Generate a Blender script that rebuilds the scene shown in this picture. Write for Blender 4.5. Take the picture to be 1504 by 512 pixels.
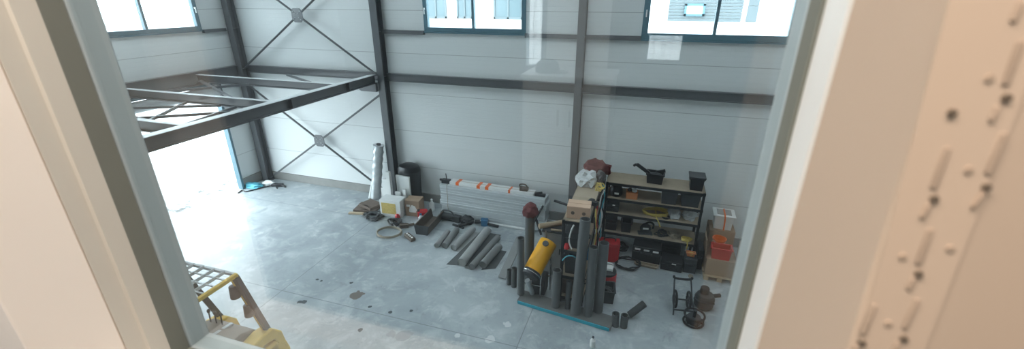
import bpy, bmesh, math, random
from mathutils import Vector, Matrix, Euler
for o in list(bpy.data.objects): bpy.data.objects.remove(o)
S = bpy.context.scene
COL = S.collection
R = math.radians
random.seed(7)

# ------------------------------------------------------------------ camera, world, exposure
FPX = 635.34
YAW, PIT = R(17.815), R(22.321)
CAM = Vector((0, 0, 5.3))
cd = bpy.data.cameras.new('camera'); cam = bpy.data.objects.new('camera', cd); COL.objects.link(cam)
cam.location = CAM; cam.rotation_euler = (math.pi/2-PIT, 0, YAW)
cd.sensor_fit = 'HORIZONTAL'; cd.sensor_width = 36; cd.lens = FPX/1504*36
cd.clip_start = 0.02; cd.clip_end = 300
cd.dof.use_dof = True; cd.dof.focus_distance = 10.0; cd.dof.aperture_fstop = 4.0
S.camera = cam
S.view_settings.view_transform = 'Standard'; S.view_settings.look = 'None'
S.view_settings.gamma = 1; S.view_settings.use_curve_mapping = False
S.view_settings.exposure = 0.1
S.cycles.use_denoising = True
S.cycles.max_bounces = 10; S.cycles.diffuse_bounces = 6; S.cycles.transparent_max_bounces = 16
S.cycles.sample_clamp_indirect = 8
W = bpy.data.worlds.new('sky'); S.world = W; W.use_nodes = True
bg = W.node_tree.nodes['Background']
bg.inputs[0].default_value = (0.84, 0.945, 1.0, 1); bg.inputs[1].default_value = 10.0

def area(name, loc, rot, sx, sy, power, color):
    l = bpy.data.lights.new(name, 'AREA'); l.shape = 'RECTANGLE'; l.size = sx; l.size_y = sy
    l.energy = power; l.color = color
    o = bpy.data.objects.new(name, l); COL.objects.link(o); o.location = loc; o.rotation_euler = rot
    return o
# warm ceiling luminaire of the office the picture is taken from
area('office_ceiling_light', (-0.35, -0.22, 6.46), (0, 0, 0), 1.6, 0.5, 58, (1.0, 0.88, 0.77))
area('added_rear_fill', (-1.0, -2.2, 6.46), (0, 0, 0), 1.2, 0.6, 28, (0.86, 0.95, 1.0))  # unseen fill, added to brighten what the pane mirrors

# ------------------------------------------------------------------ measuring helpers
FW = Vector((-math.sin(YAW)*math.cos(PIT), math.cos(YAW)*math.cos(PIT), -math.sin(PIT)))
RT = Vector((math.cos(YAW), math.sin(YAW), 0)); UP = RT.cross(FW)
def ray(x, y): return FW + RT*((x-752)/FPX) - UP*((y-256)/FPX)
def P(x, y, z=0.0):
    d = ray(x, y); return CAM + d*((z-CAM.z)/d.z)
def PY(x, y, Y):
    d = ray(x, y); return CAM + d*(Y/d.y)

# ------------------------------------------------------------------ materials
def mat(name, col, rough=0.6, metal=0.0, var=0.10, scale=9.0, bump=0.0, spec=0.5):
    m = bpy.data.materials.new(name); m.use_nodes = True
    n, l = m.node_tree.nodes, m.node_tree.links
    b = n['Principled BSDF']
    b.inputs['Roughness'].default_value = rough; b.inputs['Metallic'].default_value = metal
    b.inputs['Specular IOR Level'].default_value = spec
    tc = n.new('ShaderNodeTexCoord'); ns = n.new('ShaderNodeTexNoise')
    ns.inputs['Scale'].default_value = scale; ns.inputs['Detail'].default_value = 5
    l.new(tc.outputs['Object'], ns.inputs['Vector'])
    mx = n.new('ShaderNodeMix'); mx.data_type = 'RGBA'
    c = Vector(col)
    mx.inputs[6].default_value = (*(c*(1-var)), 1); mx.inputs[7].default_value = (*[min(1, v*(1+var)) for v in col], 1)
    l.new(ns.outputs['Fac'], mx.inputs[0]); l.new(mx.outputs[2], b.inputs['Base Color'])
    if bump:
        bp = n.new('ShaderNodeBump'); bp.inputs['Strength'].default_value = bump; bp.inputs['Distance'].default_value = 0.02
        l.new(ns.outputs['Fac'], bp.inputs['Height']); l.new(bp.outputs['Normal'], b.inputs['Normal'])
    return m
class NT:
    def __init__(s, m): s.n, s.l = m.node_tree.nodes, m.node_tree.links
    def v(s, node, i, x):
        if isinstance(x, (int, float)): node.inputs[i].default_value = x
        elif isinstance(x, tuple): node.inputs[i].default_value = x
        else: s.l.new(x, node.inputs[i])
    def math(s, op, a, b=0.0, c=None):
        k = s.n.new('ShaderNodeMath'); k.operation = op; s.v(k, 0, a); s.v(k, 1, b)
        if c is not None: s.v(k, 2, c)
        return k.outputs[0]
    def noise(s, vec, scale, detail=4, rough=0.5, dist=0.0):
        k = s.n.new('ShaderNodeTexNoise'); s.v(k, 'Vector', vec); k.inputs['Scale'].default_value = scale
        k.inputs['Detail'].default_value = detail; k.inputs['Roughness'].default_value = rough; k.inputs['Distortion'].default_value = dist
        return k.outputs['Fac']
    def ramp(s, x, a, b):
        k = s.n.new('ShaderNodeMapRange'); k.interpolation_type = 'SMOOTHSTEP'
        s.v(k, 0, x); k.inputs[1].default_value = a; k.inputs[2].default_value = b
        return k.outputs[0]
    def mix(s, f, a, b):
        k = s.n.new('ShaderNodeMix'); k.data_type = 'RGBA'; s.v(k, 0, f); s.v(k, 6, a); s.v(k, 7, b); return k.outputs[2]

def wall_material():
    m = bpy.data.materials.new('ribbed_sandwich_panel'); m.use_nodes = True; t = NT(m); b = t.n['Principled BSDF']
    tc = t.n.new('ShaderNodeTexCoord'); sp = t.n.new('ShaderNodeSeparateXYZ'); t.l.new(tc.outputs['Object'], sp.inputs[0])
    z = sp.outputs['Z']
    f = t.math('FRACT', t.math('ADD', z, 0.006))
    joint = t.math('LESS_THAN', f, 0.014)
    rb = t.math('PINGPONG', z, 0.05)
    rib = t.ramp(rb, 0.0, 0.012)
    ns = t.noise(tc.outputs['Object'], 0.8, 5)
    c = t.mix(ns, (0.66, 0.68, 0.68, 1), (0.74, 0.755, 0.75, 1))
    c = t.mix(t.math('MULTIPLY', t.math('SUBTRACT', 1.0, rib), 0.10), c, (0.45, 0.47, 0.47, 1))
    c = t.mix(t.math('MULTIPLY', joint, 0.55), c, (0.22, 0.24, 0.25, 1))
    t.l.new(c, b.inputs['Base Color']); b.inputs['Roughness'].default_value = 0.45
    bp = t.n.new('ShaderNodeBump'); bp.inputs['Strength'].default_value = 0.25; bp.inputs['Distance'].default_value = 0.004
    t.l.new(rib, bp.inputs['Height']); t.l.new(bp.outputs['Normal'], b.inputs['Normal'])
    return m

def floor_material():
    m = bpy.data.materials.new('trowelled_concrete'); m.use_nodes = True; t = NT(m); b = t.n['Principled BSDF']
    tc = t.n.new('ShaderNodeTexCoord'); v = tc.outputs['Object']
    big = t.noise(v, 0.45, 6, 0.6, 0.6); mid = t.noise(v, 2.2, 7, 0.65, 0.4); fine = t.noise(v, 14, 6, 0.7)
    c = t.mix(t.ramp(big, 0.3, 0.7), (0.29, 0.325, 0.345, 1), (0.43, 0.465, 0.48, 1))
    c = t.mix(t.math('MULTIPLY', t.ramp(mid, 0.46, 0.70), 0.6), c, (0.60, 0.625, 0.63, 1))
    c = t.mix(t.math('MULTIPLY', t.ramp(fine, 0.5, 0.75), 0.22), c, (0.22, 0.23, 0.24, 1))
    c = t.mix(t.math('MULTIPLY', t.ramp(t.noise(v, 0.9, 9, 0.72, 1.5), 0.57, 0.66), 0.35), c, (0.16, 0.17, 0.18, 1))
    c = t.mix(t.math('MULTIPLY', t.ramp(t.noise(v, 3.2, 8, 0.75, 0.8), 0.56, 0.70), 0.5), c, (0.70, 0.72, 0.72, 1))
    c = t.mix(t.math('MULTIPLY', t.ramp(t.noise(v, 6.5, 8, 0.75, 0.3), 0.58, 0.68), 0.35), c, (0.15, 0.16, 0.165, 1))
    sp = t.n.new('ShaderNodeSeparateXYZ'); t.l.new(v, sp.inputs[0])
    def spot(x, y, r, col, sc=5.0, k=1.0):
        nonlocal c
        dx = t.math('SUBTRACT', sp.outputs['X'], x); dy = t.math('SUBTRACT', sp.outputs['Y'], y)
        d = t.math('SQRT', t.math('ADD', t.math('MULTIPLY', dx, dx), t.math('MULTIPLY', dy, dy)))
        d = t.math('ADD', d, t.math('MULTIPLY', t.math('SUBTRACT', t.noise(v, sc/r*0.12, 3), 0.5), r*1.6))
        c = t.mix(t.math('MULTIPLY', t.math('LESS_THAN', d, r), k), c, (*col, 1))
    p = P(524, 433); spot(p.x, p.y, 0.125, (0.17, 0.14, 0.12), 9)
    for px, py, r in ((447, 443, 0.06), (440, 443, 0.05), (516, 415, 0.04), (543, 450, 0.04), (573, 458, 0.045), (604, 456, 0.04), (529, 484, 0.05), (466, 410, 0.04), (472, 412, 0.03), (296, 233, 0.2)):
        p = P(px, py); spot(p.x, p.y, r*0.85, (0.06, 0.075, 0.08), 9)
    for px, py, r in ((592, 492, 0.13), (575, 490, 0.08), (745, 476, 0.07), (720, 498, 0.09), (672, 492, 0.05)):
        p = P(px, py); spot(p.x, p.y, r, (0.26, 0.27, 0.28) if px < 600 else (0.75, 0.75, 0.73), 7, 0.6)
    # wide scuffed, dusty zone in front of the rack and saw-cut joints
    for ax, at in (('Y', P(555, 460).y), ('Y', P(555, 460).y+3.1), ('X', -6.4), ('X', -1.6)):
        d = t.math('ABSOLUTE', t.math('SUBTRACT', sp.outputs[ax], at))
        c = t.mix(t.math('MULTIPLY', t.math('LESS_THAN', d, 0.007), 0.55), c, (0.10, 0.11, 0.11, 1))
    t.l.new(c, b.inputs['Base Color'])
    rg = t.n.new('ShaderNodeMapRange'); t.l.new(mid, rg.inputs[0]); rg.inputs[3].default_value = 0.26; rg.inputs[4].default_value = 0.58
    t.l.new(rg.outputs[0], b.inputs['Roughness'])
    bp = t.n.new('ShaderNodeBump'); bp.inputs['Strength'].default_value = 0.12; bp.inputs['Distance'].default_value = 0.01
    t.l.new(fine, bp.inputs['Height']); t.l.new(bp.outputs['Normal'], b.inputs['Normal'])
    return m

def glass_material(name='window_glass', f0=0.045, tint=(0.95, 0.975, 0.98)):
    m = bpy.data.materials.new(name); m.use_nodes = True; t = NT(m)
    out = t.n['Material Output']; t.n.remove(t.n['Principled BSDF'])
    lw = t.n.new('ShaderNodeLayerWeight'); lw.inputs['Blend'].default_value = 0.5
    fac = t.math('ADD', t.math('MULTIPLY', t.math('POWER', lw.outputs['Facing'], 5.0), 0.9), f0)
    tr = t.n.new('ShaderNodeBsdfTransparent'); tr.inputs[0].default_value = (*tint, 1)
    gl = t.n.new('ShaderNodeBsdfGlossy'); gl.inputs['Roughness'].default_value = 0.0
    mx = t.n.new('ShaderNodeMixShader'); t.l.new(fac, mx.inputs[0]); t.l.new(tr.outputs[0], mx.inputs[1]); t.l.new(gl.outputs[0], mx.inputs[2])
    t.l.new(mx.outputs[0], out.inputs[0])
    return m

M = dict(
    wall=wall_material(), floor=floor_material(), glass=glass_material(), glass_office=glass_material('office_glass', 0.06, (0.94, 0.97, 0.975)),
    steel=mat('painted_steel', (0.125, 0.13, 0.138), 0.3, 0, 0.12, 6),
    galv=mat('galvanised_steel', (0.42, 0.44, 0.45), 0.4, 0.6, 0.15, 8),
    frame=mat('window_frame_grey', (0.10, 0.19, 0.235), 0.35, 0, 0.08, 5),
    plinth=mat('plinth_concrete', (0.27, 0.265, 0.255), 0.8, 0, 0.15, 5),
    white=mat('white_plastic', (0.78, 0.79, 0.78), 0.45, 0, 0.05),
    offwhite=mat('white_board', (0.70, 0.71, 0.70), 0.6, 0, 0.06),
    black=mat('black_plastic', (0.022, 0.023, 0.026), 0.42, 0, 0.25, 12),
    rubber=mat('black_rubber', (0.02, 0.02, 0.022), 0.65, 0, 0.2),
    dark=mat('dark_grey_plastic', (0.05, 0.053, 0.057), 0.5, 0, 0.25, 10),
    pvc=mat('grey_sheet_roll', (0.20, 0.205, 0.205), 0.5, 0, 0.12, 7),
    pvclight=mat('pale_grey_sheet_roll', (0.33, 0.335, 0.33), 0.5, 0, 0.12, 7),
    pvcdark=mat('charcoal_sheet', (0.085, 0.09, 0.092), 0.55, 0, 0.15, 7),
    ply=mat('plywood', (0.36, 0.29, 0.215), 0.7, 0, 0.18, 6),
    wood=mat('pale_wood', (0.46, 0.36, 0.25), 0.65, 0, 0.18, 12),
    card=mat('cardboard', (0.34, 0.24, 0.17), 0.8, 0, 0.10, 5),
    cardorange=mat('orange_cardboard', (0.60, 0.23, 0.10), 0.7, 0, 0.10, 5),
    browncard=mat('brown_board', (0.14, 0.105, 0.085), 0.8, 0, 0.25, 9),
    yellow=mat('yellow_paint', (0.90, 0.43, 0.012), 0.38, 0, 0.08),
    lemon=mat('forklift_yellow', (0.72, 0.46, 0.06), 0.45, 0, 0.12),
    yellowcable=mat('yellow_hose', (0.62, 0.47, 0.12), 0.5, 0, 0.10),
    red=mat('red_plastic', (0.52, 0.018, 0.025), 0.4, 0, 0.12),
    orange=mat('orange_plastic', (0.78, 0.14, 0.02), 0.4, 0, 0.08),
    maroon=mat('maroon_cloth', (0.13, 0.035, 0.035), 0.9, 0, 0.35, 14),
    teal=mat('teal_edge', (0.03, 0.34, 0.44), 0.5, 0, 0.10),
    blue=mat('blue_plastic', (0.035, 0.14, 0.26), 0.4, 0, 0.10),
    aqua=mat('light_blue_sheet', (0.10, 0.40, 0.50), 0.5, 0, 0.10),
    chrome=mat('bright_metal', (0.55, 0.56, 0.56), 0.25, 0.9, 0.05),
    tan=mat('tan_hose', (0.30, 0.26, 0.20), 0.6, 0, 0.15),
    seat=mat('worn_vinyl', (0.12, 0.095, 0.075), 0.65, 0, 0.2),
    film=mat('wrapping_film', (0.62, 0.655, 0.67), 0.22, 0.25, 0.22, 10, 0.9),
    panelwhite=mat('stacked_panel_white', (0.50, 0.535, 0.55), 0.35, 0, 0.06),
    cream=mat('cream_render', (0.84, 0.755, 0.68), 0.75, 0, 0.025, 3),
    peach=mat('peach_plaster', (0.485, 0.372, 0.282), 0.75, 0, 0.03, 4),
    gasket=mat('olive_grey_gasket', (0.15, 0.155, 0.13), 0.7, 0, 0.05),
    profile=mat('pvc_profile', (0.74, 0.745, 0.73), 0.35, 0, 0.03),
    slot=mat('slot_lining', (0.335, 0.25, 0.185), 0.8, 0, 0.05),
    dimple=mat('dimple_tan', (0.40, 0.30, 0.222), 0.8, 0, 0.03),
    screw=mat('screw_steel', (0.17, 0.13, 0.095), 0.5, 0.3, 0.1),
    facade=mat('white_facade', (0.80, 0.80, 0.79), 0.8, 0, 0.03, 1),
    cladding=mat('grey_cladding', (0.13, 0.155, 0.165), 0.6, 0, 0.08, 2),
    paneglass=mat('dark_window_pane', (0.10, 0.14, 0.155), 0.15, 0, 0.15, 1.2),
    gravel=mat('pale_gravel', (0.52, 0.51, 0.49), 0.9, 0, 0.45, 1.6, 0.6),
    carpet=mat('blue_grey_carpet', (0.10, 0.125, 0.14), 0.9, 0, 0.1),
    tube=mat('dark_grey_tube', (0.115, 0.12, 0.122), 0.5, 0, 0.14, 6),
    deck=mat('grimy_deck', (0.17, 0.17, 0.165), 0.7, 0, 0.25, 5),
    bonnet=mat('brown_grey_bonnet', (0.17, 0.13, 0.10), 0.6, 0, 0.3, 7),
    palelit=mat('pale_mesh_lit_tops', (0.66, 0.68, 0.69), 0.35, 0, 0.08, 5),  # pale grey of the guard mesh; on beams it paints the lit flange tops
    cardlight=mat('fresh_cardboard', (0.60, 0.40, 0.285), 0.8, 0, 0.08, 5),
    outerprofile=mat('pvc_profile_outer', (0.47, 0.50, 0.505), 0.4, 0, 0.03),
    officegrey=mat('office_grey_paint', (0.30, 0.315, 0.325), 0.8, 0, 0.03),
    coverstrip=mat('beige_cover_strip', (0.56, 0.52, 0.455), 0.5, 0, 0.02),
    sticker=mat('white_label', (0.8, 0.8, 0.78), 0.5, 0, 0.03),
    print=mat('yellow_print', (0.62, 0.47, 0.16), 0.6, 0, 0.35, 22),
    clearbag=mat('milky_plastic_bag', (0.55, 0.57, 0.58), 0.25, 0, 0.25, 18, 0.7),
)

# ------------------------------------------------------------------ mesh helpers
def B(): return bmesh.new()
def xf(bm, vs, m): bmesh.ops.transform(bm, matrix=m, verts=vs)
def box(bm, c, s, rot=(0, 0, 0), taper=1.0):
    r = bmesh.ops.create_cube(bm, size=1)['verts']
    for v in r:
        k = taper if v.co.z < 0 else 1.0
        v.co = Vector((v.co.x*s[0]*k, v.co.y*s[1]*k, v.co.z*s[2]))
    xf(bm, r, Matrix.Translation(c) @ Euler(rot).to_matrix().to_4x4()); return r
def bar(bm, p, q, w, h, roll=0.0):
    p, q = Vector(p), Vector(q); d = q-p
    r = bmesh.ops.create_cube(bm, size=1)['verts']
    for v in r: v.co = Vector((v.co.x*w, v.co.y*h, v.co.z*d.length))
    xf(bm, r, Matrix.Translation((p+q)/2) @ d.to_track_quat('Z', 'Y').to_matrix().to_4x4() @ Matrix.Rotation(roll, 4, 'Z')); return r
def cyl(bm, p, q, r1, r2=None, seg=20):
    p, q = Vector(p), Vector(q); d = q-p; r2 = r1 if r2 is None else r2
    r = bmesh.ops.create_cone(bm, cap_ends=True, segments=seg, radius1=r1, radius2=r2, depth=d.length)['verts']
    xf(bm, r, Matrix.Translation((p+q)/2) @ d.to_track_quat('Z', 'Y').to_matrix().to_4x4()); return r
def lathe(bm, prof, seg=24, m=None, sx=1, sy=1):
    m = m or Matrix(); rings = []
    for rr, z in prof:
        rings.append([bm.verts.new(m @ Vector((rr*sx*math.cos(2*math.pi*i/seg), rr*sy*math.sin(2*math.pi*i/seg), z))) for i in range(seg)])
    for a, b in zip(rings, rings[1:]):
        for i in range(seg): bm.faces.new((a[i], a[(i+1) % seg], b[(i+1) % seg], b[i]))
    bm.faces.new(rings[0][::-1]); bm.faces.new(rings[-1])
def axis(p, q):
    p, q = Vector(p), Vector(q); return Matrix.Translation(p) @ (q-p).to_track_quat('Z', 'Y').to_matrix().to_4x4()
def pipe(bm, p, q, r, wall=0.012, seg=24):
    L = (Vector(q)-Vector(p)).length; ri = max(0.004, r-wall)
    m = axis(p, q)
    prof = [(ri, 0.02), (ri, 0), (r, 0), (r, L), (ri, L), (ri, L-min(0.25, L*0.4))]
    rings = []
    for rr, z in prof: rings.append([bm.verts.new(m @ Vector((rr*math.cos(2*math.pi*i/seg), rr*math.sin(2*math.pi*i/seg), z))) for i in range(seg)])
    for a, b in zip(rings, rings[1:]):
        for i in range(seg): bm.faces.new((a[i], a[(i+1) % seg], b[(i+1) % seg], b[i]))
    bm.faces.new(rings[0][::-1]); bm.faces.new(rings[-1])
def spline(pts, n=6, closed=False):
    pts = [Vector(p) for p in pts]; out = []; N = len(pts)
    rng = range(N) if closed else range(N-1)
    for i in rng:
        if closed: a, b, c, d = pts[(i-1) % N], pts[i], pts[(i+1) % N], pts[(i+2) % N]
        else: a, b, c, d = pts[max(i-1, 0)], pts[i], pts[i+1], pts[min(i+2, N-1)]
        for k in range(n):
            t = k/n
            out.append(0.5*((2*b)+(c-a)*t+(2*a-5*b+4*c-d)*t*t+(3*b-a-3*c+d)*t**3))
    if not closed: out.append(pts[-1])
    return out
def tube(bm, pts, r, seg=8, closed=False, smooth=5):
    if smooth: pts = spline(pts, smooth, closed)
    pts = [Vector(p) for p in pts]; N = len(pts); rings = []
    up = Vector((0, 0, 1))
    for i, p in enumerate(pts):
        t = (pts[(i+1) % N]-pts[i-1]) if closed else (pts[min(i+1, N-1)]-pts[max(i-1, 0)])
        t.normalize()
        s = t.cross(up)
        if s.length < 0.05: s = t.cross(Vector((1, 0, 0)))
        s.normalize(); u = s.cross(t)
        rings.append([bm.verts.new(p+s*r*math.cos(2*math.pi*k/seg)+u*r*math.sin(2*math.pi*k/seg)) for k in range(seg)])
    prs = list(zip(rings, rings[1:]))
    if closed: prs.append((rings[-1], rings[0]))
    for a, b in prs:
        for k in range(seg): bm.faces.new((a[k], a[(k+1) % seg], b[(k+1) % seg], b[k]))
    if not closed: bm.faces.new(rings[0][::-1]); bm.faces.new(rings[-1])
def prism(bm, pts, a, b):
    """pts in the plane given by a(u,v) -> Vector, extruded by vector b"""
    lo = [bm.verts.new(a(u, v)) for u, v in pts]; hi = [bm.verts.new(a(u, v)+Vector(b)) for u, v in pts]
    n = len(pts)
    bm.faces.new(lo[::-1]); bm.faces.new(hi)
    for i in range(n): bm.faces.new((lo[i], lo[(i+1) % n], hi[(i+1) % n], hi[i]))
def blob(bm, c, s, seed=0, amp=0.18, sub=3, freq=2.2):
    from mathutils import noise
    r = bmesh.ops.create_icosphere(bm, subdivisions=sub, radius=1)['verts']
    for v in r:
        n = noise.noise(v.co*freq+Vector((seed*3.1, seed*1.7, 0)))
        v.co *= 1+amp*n*2
        if v.co.z < -0.55: v.co.z = -0.55
        v.co = Vector((v.co.x*s[0]/2, v.co.y*s[1]/2, (v.co.z+0.55)*s[2]/1.55))
    xf(bm, r, Matrix.Translation(c)); return r
def tray(bm, c, w, d, h, wall=0.012, taper=0.88, rim=0.02):
    """open crate standing on c"""
    x, y, z = c; rings = []
    for (k, zz, off) in ((taper, 0, 0), (1, h, 0), (1, h, rim), (1, h+0.012, rim), (1, h+0.012, -wall), (taper, wall, -wall)):
        hw, hd = w*k/2+off, d*k/2+off
        rings.append([bm.verts.new((x+sx*hw, y+sy*hd, z+zz)) for sx, sy in ((-1, -1), (1, -1), (1, 1), (-1, 1))])
    for a, b in zip(rings, rings[1:]):
        for i in range(4): bm.faces.new((a[i], a[(i+1) % 4], b[(i+1) % 4], b[i]))
    bm.faces.new(rings[0][::-1]); bm.faces.new(rings[-1])
def obj(name, bm, m, parent=None, bevel=0.0, ang=35):
    me = bpy.data.meshes.new(name)
    bmesh.ops.recalc_face_normals(bm, faces=bm.faces)
    bm.to_mesh(me); bm.free()
    me.polygons.foreach_set('use_smooth', [True]*len(me.polygons))
    me.set_sharp_from_angle(angle=R(ang))
    ms = m if isinstance(m, (list, tuple)) else [m]
    for k in ms: me.materials.append(M[k] if isinstance(k, str) else k)
    o = bpy.data.objects.new(name, me); COL.objects.link(o)
    if parent: o.parent = parent
    if bevel:
        b = o.modifiers.new('bevel', 'BEVEL'); b.width = bevel; b.segments = 2; b.limit_method = 'ANGLE'; b.angle_limit = R(40)
    return o
def tag(o, label, cat, group=None, kind=None):
    o['label'] = label; o['category'] = cat
    if group: o['group'] = group
    if kind: o['kind'] = kind
    return o
def thing(name, label, cat, loc=(0, 0, 0), rz=0.0, group=None, kind=None):
    o = bpy.data.objects.new(name, None); o.empty_display_size = 0.1; COL.objects.link(o)
    o.location = loc; o.rotation_euler = (0, 0, rz)
    return tag(o, label, cat, group, kind)
def solo(name, bm, m, label, cat, loc=(0, 0, 0), rz=0.0, group=None, bevel=0.0, kind=None):
    o = obj(name, bm, m, None, bevel); o.location = loc; o.rotation_euler = (0, 0, rz)
    return tag(o, label, cat, group, kind)
def struct(name, bm, m, bevel=0.0, label=None, cat=None):
    o = obj(name, bm, m, None, bevel); o['kind'] = 'structure'
    if label: tag(o, label, cat)
    return o

# ------------------------------------------------------------------ SHELL
YB, XL, XR, ZT, YF = 9.73, -11.3, 7.0, 8.2, -3.4
bm = B(); box(bm, ((XL+XR)/2, (YB+YF)/2+0.0, -0.1), (XR-XL+0.3, YB-YF+0.3, 0.2)); struct('floor', bm, 'floor', label='grey trowelled concrete warehouse floor with stains', cat='floor')

def wall_grid(us, vs, holes, mk):
    """cells of a wall between the break lines us, vs, leaving out the holes; mk(u0,u1,v0,v1)"""
    for u0, u1 in zip(us, us[1:]):
        for v0, v1 in zip(vs, vs[1:]):
            uc, vc = (u0+u1)/2, (v0+v1)/2
            if any(a < uc < b and c < vc < d for a, b, c, d in holes): continue
            mk(u0, u1, v0, v1)
W2 = (-5.32, -2.80, 4.53, 5.75); W3 = (-0.32, 2.46, 4.49, 5.75)
bm = B()
wall_grid([XL-0.12, W2[0], W2[1], W3[0], W3[1], XR], [0, W3[2], W2[2], W3[3], ZT], [W2, W3],
          lambda a, b, c, d: box(bm, ((a+b)/2, YB+0.06, (c+d)/2), (b-a, 0.12, d-c)))
struct('wall_back', bm, 'wall', label='white ribbed sandwich-panel wall with windows facing the viewer', cat='wall')
W1 = (6.2, 8.79, 4.5, 5.75); DR = (2.5, 8.80, 0.0, 3.12)
bm = B()
wall_grid([YF, DR[0], W1[0], W1[1], DR[1], YB], [0, DR[3], W1[2], W1[3], ZT], [W1, DR],
          lambda a, b, c, d: box(bm, (XL-0.06, (a+b)/2, (c+d)/2), (0.12, b-a, d-c)))
struct('wall_left', bm, 'wall', label='white panel wall with the big open gateway', cat='wall')
bm = B(); box(bm, (XR+0.06, (YB+YF)/2, ZT/2), (0.12, YB-YF, ZT)); struct('wall_right', bm, 'wall')
bm = B(); 
for a, b, c, d in ((XL, -3.6, 0, ZT), (2.6, XR, 0, ZT), (-3.6, 2.6, 0, 3.55), (-3.6, 2.6, 6.6, ZT)): box(bm, ((a+b)/2, YF-0.06, (c+d)/2), (b-a, 0.12, d-c))
struct('wall_front', bm, 'wall')
# roof with rooflight strips (never in view, openings added to let the daylight in)
bm = B(); sky = [(-8.6, -7.4), (-2.0, -1.35), (3.4, 4.0)]
xs = [XL-0.12]+[v for s in sky for v in s]+[XR+0.12]
wall_grid(xs, [YF-0.1, 2.6, 8.2, YB+0.12], [(a, b, 2.6, 8.2) for a, b in sky], lambda a, b, c, d: box(bm, ((a+b)/2, (c+d)/2, ZT+0.06), (b-a, d-c, 0.12)))
struct('ceiling', bm, 'offwhite')
# plinths
bm = B(); box(bm, ((XL+XR)/2, YB-0.025, 0.115), (XR-XL, 0.05, 0.23)); struct('baseboard_back', bm, 'plinth')
bm = B(); box(bm, (XL+0.025, (DR[1]+YB)/2, 0.14), (0.05, YB-DR[1], 0.28)); struct('baseboard_left', bm, 'plinth')
# gateway lining
bm = B()
box(bm, (XL, DR[1]-0.03, DR[3]/2), (0.16, 0.07, DR[3])); box(bm, (XL, DR[0]+0.03, DR[3]/2), (0.16, 0.07, DR[3])); box(bm, (XL, (DR[0]+DR[1])/2, DR[3]+0.0), (0.16, DR[1]-DR[0], 0.07))
struct('door_1', bm, 'frame', label='blue-grey jamb lining of the open gateway', cat='door')

# ------------------------------------------------------------------ steel frame
def ibeam(bm, p, q, w, h, side, tf=0.014, tw=0.010):
    """I-section from p to q; `side` is the direction of the flange width"""
    p, q = Vector(p), Vector(q); d = (q-p).normalized(); s = Vector(side).normalized(); u = d.cross(s)
    def slab(c, a, b):
        vs = []
        for e in (p, q):
            vs.append([bm.verts.new(e+c+s*i*a/2+u*j*b/2) for i, j in ((-1, -1), (1, -1), (1, 1), (-1, 1))])
        a0, a1 = vs
        bm.faces.new(a0[::-1]); bm.faces.new(a1)
        for i in range(4): bm.faces.new((a0[i], a0[(i+1) % 4], a1[(i+1) % 4], a1[i]))
    slab(u*(h/2-tf/2), w, tf); slab(-u*(h/2-tf/2), w, tf); slab(Vector(), tw, h-2*tf)
X2, X3, X4 = -6.54, -1.53, 3.45
def column(x, y, label, w=0.20, h=0.22):
    r = thing('steel_column', label, 'column', (x, y, 0), kind='structure')
    bm = B(); ibeam(bm, (0, 0, 0.02), (0, 0, ZT), w, h, (1, 0, 0)); obj('shaft', bm, 'steel', r)
    bm = B(); box(bm, (0, 0, 0.01), (w+0.1, h+0.04, 0.02)); obj('base_plate', bm, 'steel', r)
    bm = B()
    for zz in (3.42, 4.5):
        for sx in (-1, 1): box(bm, (sx*(w/2-0.045), 0, zz), (0.07, h-0.03, 0.012))
    obj('stiffener', bm, 'steel', r)
    return r
column(XL+0.20, YB-0.17, 'grey steel I-column in the far left corner beside the gateway')
column(X2, YB-0.13, 'grey steel I-column between the cross-braced bay and the first back window', 0.19)
column(X3, YB-0.13, 'grey steel I-column rising behind the tool shelving', 0.16)
column(X4, YB-0.13, 'grey steel I-column right of the second back window')
def lit_top(x, y, w, d, z):  # pale slip added to paint the bright daylight on a flange top
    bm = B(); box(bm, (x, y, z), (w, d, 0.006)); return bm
def girt(name, p, q, w, h, side, label, mm='steel'):
    bm = B(); ibeam(bm, p, q, w, h, side); return struct(name, bm, mm, label=label, cat='beam')
ye = YB-0.08
for x0, x1, l in ((XL+0.31, X2-0.1, 'in the cross-braced bay'), (X2+0.1, X3-0.08, 'under the first back window'), (X3+0.08, X4-0.1, 'under the second back window')):
    girt('wall_rail', (x0, ye, 3.41), (x1, ye, 3.41), 0.12, 0.19, (0, 1, 0), 'heavy dark steel wall rail at mid height '+l)
for x0, x1, l in ((X2+0.1, W2[0], 'left of the first back window'), (W2[1], X3-0.08, 'right of the first back window'), (X3+0.08, W3[0], 'left of the second back window')):
    bm = B(); box(bm, ((x0+x1)/2, YB-0.05, 4.505), (x1-x0, 0.09, 0.09)); struct('window_rail', bm, 'steel', label='slim dark steel rail at sill height '+l, cat='beam')
bm = B(); box(bm, (XL+0.05, (W1[1]+YB-0.3)/2, 4.47), (0.09, YB-0.3-W1[1], 0.08)); struct('window_rail', bm, 'steel', label='short dark steel rail beside the left wall window', cat='beam')
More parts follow.
